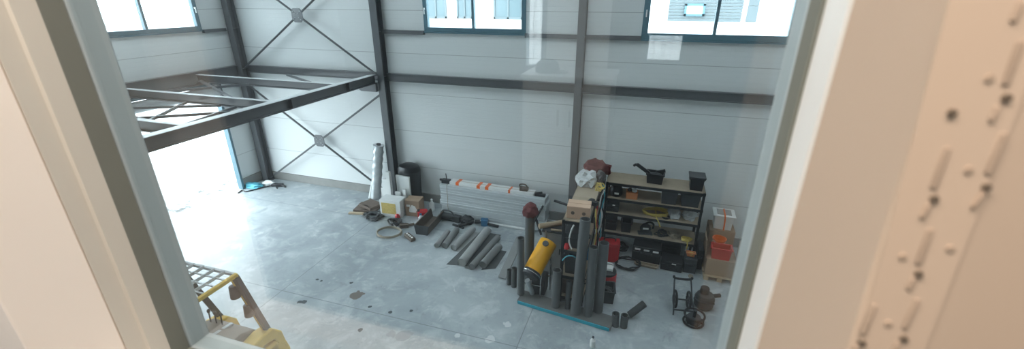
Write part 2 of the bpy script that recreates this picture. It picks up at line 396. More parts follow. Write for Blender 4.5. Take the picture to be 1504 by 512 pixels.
# cross bracing
def brace(zc, z0, z1, label):
    xm = (XL+0.3+X2-0.1)/2; y = YB-0.20
    r = thing('cross_brace', label, 'brace', (xm, y, zc), kind='structure')
    hx = (X2-0.12)-xm
    for sx in (-1, 1):
        for zz in (z0, z1):
            bm = B(); bar(bm, (sx*0.10, 0, (zz-zc)*0.10/hx), (sx*hx, 0, zz-zc), 0.055, 0.02, 0); 
            bar(bm, (sx*0.10, 0.012, (zz-zc)*0.10/hx), (sx*hx, 0.012, zz-zc), 0.012, 0.05, 0)
            obj('brace_arm', bm, 'steel', r)
    bm = B(); prism(bm, [(-.17, -.10), (-.10, -.17), (.10, -.17), (.17, -.10), (.17, .10), (.10, .17), (-.10, .17), (-.17, .10)], lambda u, v: Vector((u, -0.022, v)), (0, 0.012, 0))
    obj('gusset_plate', bm, 'steel', r)
    bm = B()
    for sx in (-1, 1):
        for sz in (-1, 1):
            for k in (0.06, 0.11): cyl(bm, (sx*k, -0.04, sz*k*0.9), (sx*k, -0.02, sz*k*0.9), 0.014, seg=6)
    obj('bolt', bm, 'galv', r)
brace(4.86, 3.46, 6.26, 'upper dark steel cross brace with square centre plate')
brace(1.51, 0.08, 2.95, 'lower dark steel cross brace with square centre plate')
# mezzanine frame
XM = -6.70
bm = B(); ibeam(bm, (XM, YB-0.26, 3.38), (XM, 0.8, 3.38), 0.19, 0.21, (1, 0, 0)); 
for yy in (8.35, 6.6): box(bm, (XM+0.052, yy, 3.38), (0.085, 0.012, 0.18))
e_ = struct('edge_beam', bm, 'steel', label='long steel mezzanine edge beam running toward the viewer', cat='beam')
o = obj('lit_top', lit_top(XM, 5.1, 0.17, 8.4, 3.488), 'palelit', e_); o['label'] = 'pale strip painting daylight on the upper flange'
bm = B(); prism(bm, [(0, 3.265), (0, 3.06), (-0.45, 3.06), (-0.75, 3.265)], lambda u, v: Vector((X2-0.10+u, YB-0.34, v)), (0, 0.10, 0)); struct('haunch_bracket', bm, 'steel', label='tapered steel haunch under the edge beam end', cat='bracket')
bm = B(); ibeam(bm, (XL+0.12, YB-0.3, 3.36), (XL+0.12, 0.8, 3.36), 0.16, 0.32, (1, 0, 0)); struct('edge_beam', bm, 'steel', label='deep steel beam along the left wall above the gateway', cat='beam')
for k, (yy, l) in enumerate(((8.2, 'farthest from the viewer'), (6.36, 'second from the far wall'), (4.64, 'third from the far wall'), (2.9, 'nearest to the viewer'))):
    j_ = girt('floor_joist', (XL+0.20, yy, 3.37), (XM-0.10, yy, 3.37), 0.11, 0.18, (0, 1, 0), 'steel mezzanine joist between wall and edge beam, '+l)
    o = obj('lit_top', lit_top((XL+XM+0.1)/2, yy, XM-XL-0.34, 0.10, 3.463), 'palelit', j_); o['label'] = 'pale strip painting daylight on the upper flange'
bm = B()
zb = 3.33
for p, q in (((-8.9, 4.75), (-7.0, 6.1)), ((-9.6, 5.2), (-7.1, 4.8)), ((-8.9, 6.2), (-8.1, 4.9)), ((-7.6, 6.2), (-7.3, 4.85)), ((-10.8, 4.9), (-8.0, 6.2))):
    bar(bm, (*p, zb), (*q, zb), 0.045, 0.045)
struct('plan_bracing', bm, 'steel', label='thin diagonal bracing angles between the mezzanine joists', cat='brace')
bm = B()
for p, q in (((-10.9, 8.1), (-8.0, 6.6)), ((-10.6, 6.6), (-9.3, 8.1)), ((-9.5, 9.5), (-7.2, 8.3))):
    bar(bm, (*p, zb), (*q, zb), 0.05, 0.05)
struct('plan_bracing', bm, 'steel', label='thin bracing angles between the farther mezzanine joists', cat='brace')
# roller housing over the gateway
r = thing('roller_housing', 'long roller door drum mounted above the open gateway', 'roller door', (XL+0.26, 5.6, 2.98), kind='structure')
bm = B(); cyl(bm, (0, -3.0, 0), (0, 3.0, 0), 0.13, seg=20); obj('drum', bm, 'galv', r)
bm = B()
for yy in (-3.05, 3.05): box(bm, (-0.08, yy, 0), (0.34, 0.05, 0.36))
obj('bracket', bm, 'steel', r, 0.01)

# ------------------------------------------------------------------ warehouse windows
def win(name, ax, at, u0, u1, v0, v1, mull, label, handles, inward, fr=0.10):
    """ax 0: wall runs in x (back wall); ax 1: wall runs in y (left wall)"""
    def pt(u, n, v): return Vector((u, at-n, v)) if ax == 0 else Vector((at+n, u, v))
    def bx(bm, ua, ub, va, vb, n0, n1):
        a, b = pt(ua, n0, va), pt(ub, n1, vb); c = (a+b)/2; s = b-a
        box(bm, c, (abs(s.x), abs(s.y), abs(s.z)))
    bm = B()
    bx(bm, u0, u1, v0, v0+fr, -0.09, 0.03); bx(bm, u0, u1, v1-fr, v1, -0.09, 0.03)
    bx(bm, u0, u0+fr, v0+fr, v1-fr, -0.09, 0.03); bx(bm, u1-fr, u1, v0+fr, v1-fr, -0.09, 0.03)
    f = struct(name, bm, 'frame', 0.006, label, 'window')
    bm = B(); bx(bm, mull-0.03, mull+0.03, v0+fr, v1-fr, -0.08, 0.02); obj('mullion', bm, 'frame', f)
    bm = B(); bx(bm, u0-0.03, u1+0.03, v0-0.03, v0+0.0, -0.02, 0.07); obj('sill', bm, 'frame', f)
    for a, b in ((u0+fr, mull-0.03), (mull+0.03, u1-fr)):
        bm = B(); bx(bm, a, b, v0+fr, v1-fr, -0.045, -0.035); obj('pane', bm, 'glass', f)
    for u in handles:
        bm = B(); bx(bm, u-0.012, u+0.012, 5.02, 5.06, 0.03, 0.07); bx(bm, u-0.012, u+0.012, 4.92, 5.06, 0.06, 0.08); obj('handle', bm, 'white', f, 0.004)
win('window_1', 1, XL, *W1[:2], W1[2], W1[3], 7.46, 'grey-framed window high in the left wall', [8.72], 1)
win('window_2', 0, YB, *W2, -4.06, 'grey-framed window high in the back wall, left of the middle column', [W2[0]+0.05], -1)
win('window_3', 0, YB, *W3, 1.06, 'grey-framed window high in the back wall above the tool shelving', [W3[0]+0.06, W3[1]-0.06], -1, 0.12)

# ------------------------------------------------------------------ outside
def yard_material():
    m = bpy.data.materials.new('yard_gravel'); m.use_nodes = True; t = NT(m); b = t.n['Principled BSDF']
    tc = t.n.new('ShaderNodeTexCoord'); v = tc.outputs['Object']; sp = t.n.new('ShaderNodeSeparateXYZ'); t.l.new(v, sp.inputs[0])
    wob = t.math('MULTIPLY', t.math('SUBTRACT', t.noise(v, 0.7, 6, 0.7), 0.5), 2.6)
    x = t.math('ADD', sp.outputs['X'], wob)
    near = t.ramp(x, -14.2, -12.6)
    tex = t.ramp(t.noise(v, 3.0, 8, 0.8, 0.5), 0.42, 0.62)
    c = t.mix(t.math('MULTIPLY', near, tex), (0.46, 0.455, 0.45, 1), (0.075, 0.08, 0.08, 1))
    far = t.math('MULTIPLY', t.ramp(t.math('ABSOLUTE', t.math('ADD', sp.outputs['X'], t.math('ADD', 19.5, t.math('MULTIPLY', wob, 0.25)))), 1.2, 0.1), t.ramp(t.noise(v, 0.9, 7, 0.7), 0.45, 0.6))
    c = t.mix(far, c, (0.10, 0.105, 0.11, 1))
    t.l.new(c, b.inputs['Base Color']); b.inputs['Roughness'].default_value = 0.95
    return m
M['yard'] = yard_material()
bm = B(); box(bm, (-30, 10, -0.16), (180, 180, 0.1)); struct('ground', bm, 'yard', label='pale gravel yard outside the gateway', cat='ground')
b = thing('neighbour_building', 'white rendered building seen through the back windows', 'building', (-3, 22, 0))
bm = B()
fac = [(-11.89, -10.65, 4.24, 5.3), (-10.06, -9.18, 4.25, 5.3), (-8.02, -6.5, 4.25, 5.3), (0.34, 3.35, 4.28, 5.3), (3.55, 3.95, 4.28, 5.6)]
box(bm, (0, 3.0, 4.5), (40, 6, 9.2)); obj('wall', bm, 'facade', b)
for i, (x0, x1, z0, z1) in enumerate(fac):
    cx, cz = (x0+x1)/2+3, (z0+z1)/2
    if i < 3:
        bm = B()
        for q, w_, h_ in (((cx, -0.03, z0+0.05), x1-x0, 0.1), ((cx, -0.03, z1-0.05), x1-x0, 0.1)): box(bm, q, (w_, 0.1, h_))
        for xx in (x0+3.04, cx, x1+2.96): box(bm, (xx, -0.03, cz), (0.08, 0.1, z1-z0))
        f = obj('window', bm, 'cladding', b)
        bm = B(); box(bm, (cx, -0.01, cz), (x1-x0-0.1, 0.04, z1-z0-0.1)); obj('pane', bm, 'paneglass', f)
    else:
        bm = B()
        n = 8 if i == 3 else 2
        for k in range(n): box(bm, (cx, -0.04, z0+(z1-z0)*(k+0.5)/n), (x1-x0, 0.08, (z1-z0)/n-0.02))
        f = obj('cladding_panel', bm, 'cladding', b)
        if i == 3:
            bm = B()
            for q, s_ in (((1.43+3, -0.1, 4.55), (0.85, 0.12, 0.09)), ((1.43+3, -0.1, 4.98), (0.85, 0.12, 0.09)), ((1.05+3, -0.1, 4.76), (0.09, 0.12, 0.5)), ((1.81+3, -0.1, 4.76), (0.09, 0.12, 0.5))): box(bm, q, s_)
            obj('window', bm, 'frame', b)
            bm = B(); box(bm, (1.43+3, -0.09, 4.76), (0.72, 0.02, 0.4)); obj('pane', bm, 'white', b)

# ------------------------------------------------------------------ the office window the picture is taken through
GX0, GX1, GZ0, GZ1, GY = -0.93, 0.132, 4.565, 5.95, 0.5
def ring(bm, y0, y1, x0, x1, z0, z1, t):
    yc, dy = (y0+y1)/2, y1-y0
    box(bm, (x0-t/2, yc, (z0+z1)/2), (t, dy, z1-z0+2*t)); box(bm, (x1+t/2, yc, (z0+z1)/2), (t, dy, z1-z0+2*t))
    box(bm, ((x0+x1)/2, yc, z0-t/2), (x1-x0, dy, t)); box(bm, ((x0+x1)/2, yc, z1+t/2), (x1-x0, dy, t))
bm = B(); ring(bm, GY, GY+0.050, GX0, GX1, GZ0, GZ1, 0.05)
w4 = struct('window_4', bm, 'outerprofile', 0.004, 'pale grey plastic interior window frame the view passes through', 'window')
bm = B(); ring(bm, GY-0.035, GY, GX0, GX1, GZ0, GZ1, 0.05); o = obj('gasket', bm, 'gasket', w4); o['label'] = 'dark olive-grey seal round the glass'
bm = B(); box(bm, ((GX0+GX1)/2, GY+0.004, (GZ0+GZ1)/2), (GX1-GX0+0.02, 0.006, GZ1-GZ0+0.02)); obj('pane', bm, 'glass_office', w4)
bm = B()
prism(bm, [(-0.93, 0.465), (-0.93, 0.4325), (-0.936, 0.430), (-0.936, 0.40), (-1.06, 0.40), (-1.06, 0.465)], lambda u, v: Vector((u, v, 3.6)), (0, 0, 3.0))
o = obj('inner_cover', bm, 'coverstrip', w4); o['label'] = 'beige-grey cover strip on the left'
bm = B()
prism(bm, [(GX1+0.003, 0.465), (GX1+0.003, 0.413), (GX1+0.06, 0.413), (GX1+0.06, 0.465)], lambda u, v: Vector((u, v, 3.6)), (0, 0, 3.0))
box(bm, ((GX0+GX1)/2, 0.43, GZ0-0.03), (GX1-GX0, 0.07, 0.06)); obj('inner_frame', bm, 'profile', w4)
# reveal and room-side wall of the office
bm = B(); prism(bm, [(-0.938, 0.40), (-0.938, 0.281), (-3.6, 0.281), (-3.6, 0.40)], lambda u, v: Vector((u, v, 3.55)), (0, 0, 3.05)); struct('trim_1', bm, 'cream', 0.003, 'cream plastered window reveal filling the left side', 'reveal')
bm = B()
lo = [(0.137, 0.413), (0.137, 0.24), (2.6, 0.24), (2.6, 0.413)]; hi = [(0.137, 0.413), (0.137, 0.283), (2.6, 0.283), (2.6, 0.413)]
a = [bm.verts.new((x, y, 4.85)) for x, y in lo]; c = [bm.verts.new((x, y, 5.30)) for x, y in hi]; e = [bm.verts.new((x, y, 6.6)) for x, y in hi]; z0 = [bm.verts.new((x, y, 3.55)) for x, y in lo]
for q, w_ in ((z0, a), (a, c), (c, e)):
    for i in range(4): bm.faces.new((q[i], q[(i+1) % 4], w_[(i+1) % 4], w_[i]))
bm.faces.new(z0[::-1]); bm.faces.new(e); struct('trim_2', bm, 'peach', 0.003, 'peach plastered window reveal and wall on the right side', 'reveal')
# perforated corner bead on the right wall face
def beadpt(x, y, off=0.0):           # on the wall face right of the reveal
    d = ray(x, y)
    n0, n1 = Vector((0, 0.283, 5.30)), Vector((0, 0.24, 4.85)); t_ = (n1-n0); nn = Vector((0, t_.z, -t_.y)).normalized()
    if nn.y > 0: nn = -nn
    k = (n0+nn*off-CAM).dot(nn)/d.dot(nn); return CAM+d*k
bead = thing('corner_bead', 'perforated plaster corner bead with slots and screws on the right wall', 'corner bead', beadpt(1420, 300), kind=None)
bl = Vector(bead.location)
bm = B()
q = [beadpt(1402, -30, 0.0012), beadpt(1255, 530, 0.0012), beadpt(1352, 530, 0.0012), beadpt(1570, -30, 0.0012)]
v0 = [bm.verts.new(p-bl) for p in q]; v1 = [bm.verts.new(p-bl+Vector((0, 0.0011, 0))) for p in q]
bm.faces.new(v0); bm.faces.new(v1[::-1])
for i in range(4): bm.faces.new((v0[i], v0[(i+1) % 4], v1[(i+1) % 4], v1[i]))
obj('strip', bm, 'peach', bead)
slots = [((1367, 336), (1348, 388)), ((1341, 407), (1333, 424)), ((1347, 438), (1327, 482)), ((1392, 216), (1370, 277)), ((1364, 298), (1352, 320)), ((1319, 502), (1311, 520)),
         ((1284, 446), (1266, 490)), ((1475, 195), (1450, 256)), ((1443, 281), (1427, 305)), ((1500, 60), (1476, 125)), ((1465, 155), (1454, 178)), ((1500, 0), (1486, 32)), ((1258, 506), (1250, 525)), ((1420, 80), (1398, 140))]
slots = slots[:-1]
for (a_, b_) in slots:
    bm = B(); p0, p1 = beadpt(*a_, 0.0016)-bl, beadpt(*b_, 0.0016)-bl
    bar(bm, p0, p1, 0.0032, 0.0012); obj('slot', bm, 'slot', bead, 0.0008)
for c_ in ((1398, 165), (1372, 291), (1349, 401), (1327.5, 496), (1478, 143), (1448.5, 274), (1266, 502)):
    bm = B(); p0 = beadpt(*c_, 0.0014)-bl; cyl(bm, p0+Vector((0, 0.001, 0)), p0+Vector((0, -0.0016, 0)), 0.0023, 0.0018, 14); obj('screw', bm, 'screw', bead)
for c_ in ((1453, 115), (1396, 365), (1326, 377), (1305, 475), (1423, 250)):
    bm = B(); p0 = beadpt(*c_, 0.0014)-bl; cyl(bm, p0+Vector((0, 0.001, 0)), p0+Vector((0, -0.0007, 0)), 0.0019, 0.0019, 14); obj('dimple', bm, 'dimple', bead)

# the office behind the viewer (seen only as a reflection in the pane)
bm = B(); box(bm, (-0.5, (YF+0.28)/2, 3.6), (6.2, 0.28-YF, 0.1)); struct('floor_office', bm, 'carpet')
bm = B(); box(bm, (-0.5, (YF+0.28)/2, 6.55), (6.2, 0.28-YF, 0.1)); struct('ceiling_office', bm, 'officegrey')
bm = B(); box(bm, (-3.55, (YF+0.28)/2, 5.07), (0.1, 0.28-YF, 2.9)); struct('wall_office_left', bm, 'officegrey')
bm = B(); box(bm, (2.55, (YF+0.28)/2, 5.07), (0.1, 0.28-YF, 2.9)); struct('wall_office_right', bm, 'officegrey')
bm = B(); box(bm, (-0.5, 0.34, 4.08), (6.2, 0.12, 0.9)); box(bm, (-0.5, 0.34, 6.27), (6.2, 0.12, 0.6)); struct('wall_office_front', bm, 'cream')
YM = 1.0-YF
h1 = (PY(773, 50, YM).x, PY(796, 50, YM).x, PY(784, 97, YM).z, 6.2); h2 = (PY(952, 70, YM).x, PY(1001, 70, YM).x, PY(975, 90, YM).z, PY(975, 52, YM).z)
bm = B()
us = sorted([-3.6, 2.6, h1[0], h1[1], h2[0], h2[1]]); vs = sorted([3.55, 6.6, h1[2], h1[3], h2[2], h2[3]])
wall_grid(us, vs, [h1, h2], lambda a, b, c, d: box(bm, ((a+b)/2, YF-0.05, (c+d)/2), (b-a, 0.1, d-c)))
struct('wall_office_back', bm, 'carpet')
for i, h in enumerate((h1, h2)):
    bm = B()
    box(bm, ((h[0]+h[1])/2, YF-0.05, h[2]-0.02), (h[1]-h[0]+0.06, 0.12, 0.04)); box(bm, (h[0]-0.02, YF-0.05, (h[2]+h[3])/2), (0.04, 0.12, h[3]-h[2])); box(bm, (h[1]+0.02, YF-0.05, (h[2]+h[3])/2), (0.04, 0.12, h[3]-h[2]))
    struct('window_%d' % (5+i), bm, 'frame')
xa, xb = PY(771, 200, 3.6).x, PY(893, 200, 3.6).x; zt = PY(820, 108, 3.6).z
cbn = thing('white_cabinet', 'white office cupboard behind the viewer, mirrored faintly in the pane', 'cabinet', ((xa+xb)/2, -2.75, 3.65))
bm = B(); box(bm, (0, 0, (zt-3.65)/2-0.02), (xb-xa, 0.5, zt-3.69)); obj('body', bm, 'white', cbn, 0.006)
bm = B(); box(bm, (0, 0, zt-3.65-0.02), (xb-xa+0.03, 0.53, 0.035)); obj('top', bm, 'white', cbn, 0.006)
for sx in (-1, 1):
    bm = B(); box(bm, (sx*(xb-xa)/4, 0.258, (zt-3.69)/2), ((xb-xa)/2-0.02, 0.016, zt-3.79)); d_ = obj('door', bm, 'white', cbn, 0.004)
    bm = B(); box(bm, (sx*0.05, 0.275, (zt-3.69)/2+0.2), (0.015, 0.02, 0.14)); obj('handle', bm, 'dark', d_)
cp = thing('peaked_cap', 'dark cap lying on the white office cupboard, mirrored faintly in the pane', 'cap', (PY(801, 105, 3.6).x, -2.66, zt-0.0025))
bm = B(); lathe(bm, [(0.10, 0), (0.105, 0.03), (0.09, 0.08), (0.05, 0.105), (0.01, 0.11)], 20); obj('crown', bm, 'dark', cp)
bm = B(); lathe(bm, [(0.07, 0.004), (0.075, 0.012), (0.06, 0.018)], 20, Matrix.Translation((0.11, 0.03, 0))); obj('peak', bm, 'dark', cp)
bm = B(); box(bm, ((PY(798, 50, 3.85).x+PY(893, 50, 3.85).x)/2, -2.99, (zt+6.5)/2), (PY(893, 50, 3.85).x-PY(798, 50, 3.85).x, 0.03, 6.5-zt)); struct('wall_office_panel', bm, 'white')
bm = B()
for k in range(60): 
    x = -4+k*0.13; x *= 1.8; box(bm, (x, YF-9.0, 3.6), (0.14, 0.06, 7.2)); box(bm, (x+0.117, YF-9.06, 3.6), (0.10, 0.06, 7.2))
struct('cladding_outside', bm, 'facade')

# ================================================================== THINGS
# ------------------------------------------------------------------ forklift (lower left)
fk = thing('forklift', 'yellow forklift with a mesh overhead guard at the lower left', 'forklift', (-5.22, 2.75, 0))
fo = Vector(fk.location)
bm = B(); box(bm, (0, 0.1, 0.52), (1.06, 1.5, 0.44)); box(bm, (0, 0.35, 0.30), (0.9, 0.9, 0.2)); obj('chassis', bm, 'lemon', fk, 0.04)
bm = B(); prism(bm, [(0.40, 0.70), (0.85, 0.70), (0.98, 0.62), (1.02, 0.45), (0.98, 0.30), (0.40, 0.30)], lambda u, v: Vector((-0.53, u, v)), (1.06, 0, 0))
o = obj('counterweight', bm, 'lemon', fk, 0.03)
bm = B(); box(bm, (0, 1.01, 0.52), (0.5, 0.04, 0.12)); obj('grille', bm, 'black', o)
for sx in (-1, 1):
    bm = B(); prism(bm, [(0.30, 0.70), (0.42, 0.93), (0.66, 0.98), (0.82, 0.96), (0.94, 0.82), (0.97, 0.62), (0.85, 0.62), (0.80, 0.78), (0.62, 0.82), (0.55, 0.62)], lambda u, v: Vector((sx*0.42-0.11, u, v)), (0.22, 0, 0)); obj('rear_fender', bm, 'lemon', fk, 0.02)
bm = B(); prism(bm, [(0.05, 0.70), (0.05, 1.02), (0.52, 1.06), (0.72, 0.98), (0.80, 0.70)], lambda u, v: Vector((-0.46, u, v)), (0.78, 0, 0)); h_ = obj('bonnet', bm, 'bonnet', fk, 0.03)
bm = B(); bar(bm, (-0.1, 0.10, 1.05), (-0.02, 0.66, 1.04), 0.05, 0.03); obj('bonnet_strip', bm, 'galv', h_)
bm = B(); box(bm, (-0.08, -0.02, 1.0), (0.48, 0.34, 0.10)); s_ = obj('seat', bm, 'seat', fk, 0.035)
bm = B(); box(bm, (-0.08, 0.16, 1.14), (0.46, 0.08, 0.24), (R(-12), 0, 0)); obj('backrest', bm, 'seat', s_, 0.03)
bm = B(); bar(bm, (0.44, 0.80, 0.93), (0.53, 0.50, 2.06), 0.055, 0.08)
o = obj('rear_pillar', bm, 'dark', fk, 0.008)
bm = B(); bar(bm, (-0.44, 0.80, 0.93), (-0.53, 0.50, 2.06), 0.055, 0.08); obj('rear_pillar', bm, 'dark', fk, 0.008)
bm = B(); bar(bm, (0.39, 0.78, 0.93), (0.485, 0.475, 2.06), 0.024, 0.035); obj('pillar_strip', bm, 'lemon', fk)
for sx in (-1, 1):
    bm = B(); bar(bm, (sx*0.5, -0.62, 0.75), (sx*0.53, -0.42, 2.06), 0.05, 0.06); obj('front_pillar', bm, 'lemon', fk, 0.008)
    bm = B(); bar(bm, (sx*0.53, -0.46, 2.07), (sx*0.53, 0.53, 2.07), 0.05, 0.05); obj('guard_rail', bm, 'lemon', fk, 0.008)
bm = B()
for yy in (-0.44, 0.52): bar(bm, (-0.52, yy, 2.07), (0.52, yy, 2.07), 0.035, 0.035)
for k in range(1, 6): bar(bm, (-0.53+1.06*k/6, -0.44, 2.08), (-0.53+1.06*k/6, 0.52, 2.08), 0.014, 0.04)
for k in range(1, 7): bar(bm, (-0.52, -0.44+0.96*k/7, 2.08), (0.52, -0.44+0.96*k/7, 2.08), 0.016, 0.014)
o = obj('guard_mesh', bm, 'palelit', fk); o['label'] = 'pale grey mesh roof'
for zz, yy in ((1.80, 0.55), (1.42, 0.66)):
    bm = B(); cyl(bm, (0.44, yy-0.05, zz-0.08), (0.44, yy-0.05, zz+0.10), 0.065, 0.05, 14); obj('lamp', bm, 'black', fk, 0.01)
for k in range(3):
    bm = B(); x = -0.36+0.11*k; cyl(bm, (x, 0.60, 0.98), (x-0.02, 0.63, 1.18), 0.010, seg=8); l_ = obj('lever', bm, 'dark', fk)
    bm = B(); blob(bm, (x-0.02, 0.63, 1.165), (0.045, 0.045, 0.06), k, 0, 2); obj('knob', bm, 'black', l_)
bm = B(); box(bm, (-0.2, -0.42, 0.95), (0.6, 0.2, 0.3)); obj('dashboard', bm, 'dark', fk, 0.03)
bm = B(); m_ = Matrix.Translation((-0.1, -0.18, 1.16)) @ Matrix.Rotation(R(35), 4, 'X')
tube(bm, [m_ @ Vector((0.16*math.cos(a), 0.16*math.sin(a), 0)) for a in [2*math.pi*i/16 for i in range(16)]], 0.014, 8, True, 2); cyl(bm, (-0.1, -0.18, 1.16), (-0.1, -0.34, 1.0), 0.02); obj('steering_wheel', bm, 'black', fk)
for sx in (-1, 1):
    for yy, rr in ((-0.55, 0.27), (0.72, 0.24)):
        bm = B(); lathe(bm, [(rr*0.5, -0.09), (rr*0.95, -0.09), (rr, -0.05), (rr, 0.05), (rr*0.95, 0.09), (rr*0.5, 0.09)], 24, Matrix.Translation((sx*0.47, yy, rr)) @ Matrix.Rotation(R(90), 4, 'Y'))
        w_ = obj('wheel', bm, 'rubber', fk)
        bm = B(); cyl(bm, (sx*0.47-0.10, yy, rr), (sx*0.47+0.10, yy, rr), rr*0.5, seg=20); obj('rim', bm, 'lemon', w_)
for sx in (-1, 1):
    bm = B(); box(bm, (sx*0.3, -0.88, 1.05), (0.08, 0.12, 2.0)); obj('mast_upright', bm, 'dark', fk, 0.01)
    bm = B(); box(bm, (sx*0.25, -1.5, 0.08), (0.1, 1.1, 0.04)); box(bm, (sx*0.25, -0.97, 0.3), (0.1, 0.04, 0.48)); obj('fork', bm, 'dark', fk, 0.005)
bm = B(); box(bm, (0, -0.88, 2.0), (0.68, 0.08, 0.08)); obj('mast_crossbar', bm, 'dark', fk)
bm = B(); box(bm, (0, -0.92, 0.42), (0.8, 0.05, 0.1)); obj('carriage', bm, 'dark', fk)

# ------------------------------------------------------------------ corner of the hall: cord heap beside the column
def cord(name, m, label, cat, loc, pts, r, group=None, closed=False):
    bm = B(); tube(bm, pts, r, 8, closed); return solo(name, bm, m, label, cat, loc, group=group)
def coil(name, m, label, cat, loc, R0, turns, r, sx=1.0, sy=1.0, jit=0.06, seed=0, tail=None, group=None):
    rd = random.Random(seed); pts = []
    n = int(turns*12)
    for i in range(n+1):
        a = 2*math.pi*i/12; k = R0*(1+rd.uniform(-jit, jit))
        pts.append((k*sx*math.cos(a), k*sy*math.sin(a), r+min(i/12, turns)*r*1.5))
    if tail: pts += [(pts[-1][0]*1.2, pts[-1][1]*1.2, pts[-1][2]*0.6+r*0.4)] + tail
    bm = B(); tube(bm, pts, r, 7, False, 4); return solo(name, bm, m, label, cat, loc, group=group)
rd = random.Random(4)
c = P(398, 271)
bm = B(); blob(bm, (0, 0, 0), (0.62, 0.30, 0.13), 3, 0.25); solo('crumpled_sheet', bm, 'aqua', 'crumpled light blue plastic sheet at the foot of the corner column', 'plastic sheet', (c.x-0.35, c.y-0.28, 0))
bm = B(); blob(bm, (0, 0, 0), (0.36, 0.24, 0.14), 8, 0.3); solo('paper_scrap', bm, 'white', 'crumpled white paper beside the light blue sheet near the corner column', 'paper', (c.x-0.06, c.y-0.03, 0))
cord('cable', 'black', 'black cable trailing from the corner column along the gateway wall', 'cable', (c.x, c.y-0.12, 0), [(0.42, -0.06, 0.02), (0.2, 0.05, 0.03), (-0.0, -0.16, 0.03), (-0.25, -0.52, 0.02), (-0.45, -0.48, 0.02), (-0.40, -0.68, 0.02)], 0.018)
bm = B(); box(bm, (0, 0, 0.04), (0.34, 0.10, 0.08)); cyl(bm, (0.1, 0, 0.06), (0.30, -0.12, 0.03), 0.03); solo('power_drill', bm, 'black', 'small black tool lying right of the corner column foot', 'tool', (c.x+0.28, c.y-0.02, 0), 0.3, bevel=0.01)

# ------------------------------------------------------------------ wrapped roll, board offcuts, bin, boxes at the second column
def lean(p, q): return Vector(p), Vector(q)
p, q = Vector((-6.99, 9.27, 0.09)), Vector((-6.79, 9.42, 1.62))
bm = B(); L = (q-p).length; prof = []
for i in range(25): prof.append((0.135+0.012*math.sin(i*1.9)+0.008*math.sin(i*4.3), L*i/24))
lathe(bm, prof, 22, axis((0, 0, 0), q-p)); 
r = thing('film_wrapped_roll', 'shiny film-wrapped roll leaning against the second column', 'roll', p)
obj('wrapped_body', bm, 'film', r, ang=60)
bm = B(); u = (q-p).normalized(); cyl(bm, (q-p)-u*0.02, (q-p)+u*0.04, 0.06, seg=16); obj('core', bm, 'dark', r)
bm = B(); pp, qq = Vector((-7.23, 9.32, 0.035)), Vector((-6.90, 9.60, 1.58)); pipe(bm, (0, 0, 0), qq-pp, 0.035, 0.006); solo('white_pipe', bm, 'white', 'thin white pipe leaning left of the film-wrapped roll', 'pipe', pp)
boards = [(-6.47, 9.10, 0.24, 0.045, 0.80, 'short wide white board at the left of the upright offcuts'), (-6.31, 9.02, 0.11, 0.09, 1.06, 'tallest narrow white board among the upright offcuts'),
          (-5.98, 9.16, 0.42, 0.05, 0.93, 'broad white board at the right of the upright offcuts'), (-5.90, 9.06, 0.10, 0.05, 0.60, 'narrow low white board in front of the broad one'), (-6.62, 9.12, 0.07, 0.05, 0.52, 'lowest white board strip beside the film-wrapped roll'), (-6.10, 9.05, 0.16, 0.05, 0.50, 'low white board offcut in the middle of the upright offcuts')]
for x, y, w, d, h, l in boards:
    bm = B(); box(bm, (0, 0, h/2), (w, d, h)); solo('board_offcut', bm, 'offwhite', l, 'board', (x, y, 0), R(-4), 'upright white board offcuts', 0.006)
r = thing('waste_bin', 'tall dark grey rounded bin behind the white board offcuts', 'bin', (-5.93, 9.43, 0))
bm = B(); lathe(bm, [(0.25, 0), (0.28, 0.02), (0.31, 0.95), (0.315, 0.96), (0.315, 1.0), (0.29, 1.0)], 28, sx=1, sy=0.8); obj('body', bm, 'dark', r)
bm = B(); lathe(bm, [(0.315, 1.0), (0.31, 1.05), (0.27, 1.13), (0.16, 1.18), (0.02, 1.19)], 28, sx=1, sy=0.8); obj('lid', bm, 'black', r)
def carton(name, m, label, loc, rz, w, d, h, lid=True, cat='box', tape=True, group=None):
    r = thing(name, label, cat, loc, rz, group)
    bm = B(); box(bm, (0, 0, h/2), (w, d, h)); obj('body', bm, m, r, 0.006)
    if lid:
        bm = B(); box(bm, (0, -d*0.25-0.001, h+0.004), (w*0.995, d*0.48, 0.006)); obj('flap', bm, m, r)
        bm = B(); box(bm, (0, d*0.25+0.001, h+0.004), (w*0.995, d*0.48, 0.006)); obj('flap', bm, m, r)
    return r
r = carton('carton', 'white', 'white carton with yellow print in front of the board offcuts', (-6.07, 8.73, 0), R(4), 0.58, 0.34, 0.46)
bm = B(); box(bm, (-0.04, -0.173, 0.24), (0.40, 0.006, 0.30)); blob(bm, (0.02, -0.176, 0.1), (0.22, 0.008, 0.2), 2, 0.2); obj('print', bm, 'print', r)
r = carton('carton', 'card', 'brown carton right of the white printed carton', (-5.55, 8.92, 0), R(6), 0.40, 0.32, 0.44)
bm = B(); blob(bm, (0.02, -0.164, 0.12), (0.2, 0.01, 0.2), 5, 0.25); box(bm, (-0.1, -0.163, 0.3), (0.1, 0.006, 0.06)); obj('print', bm, 'sticker', r)
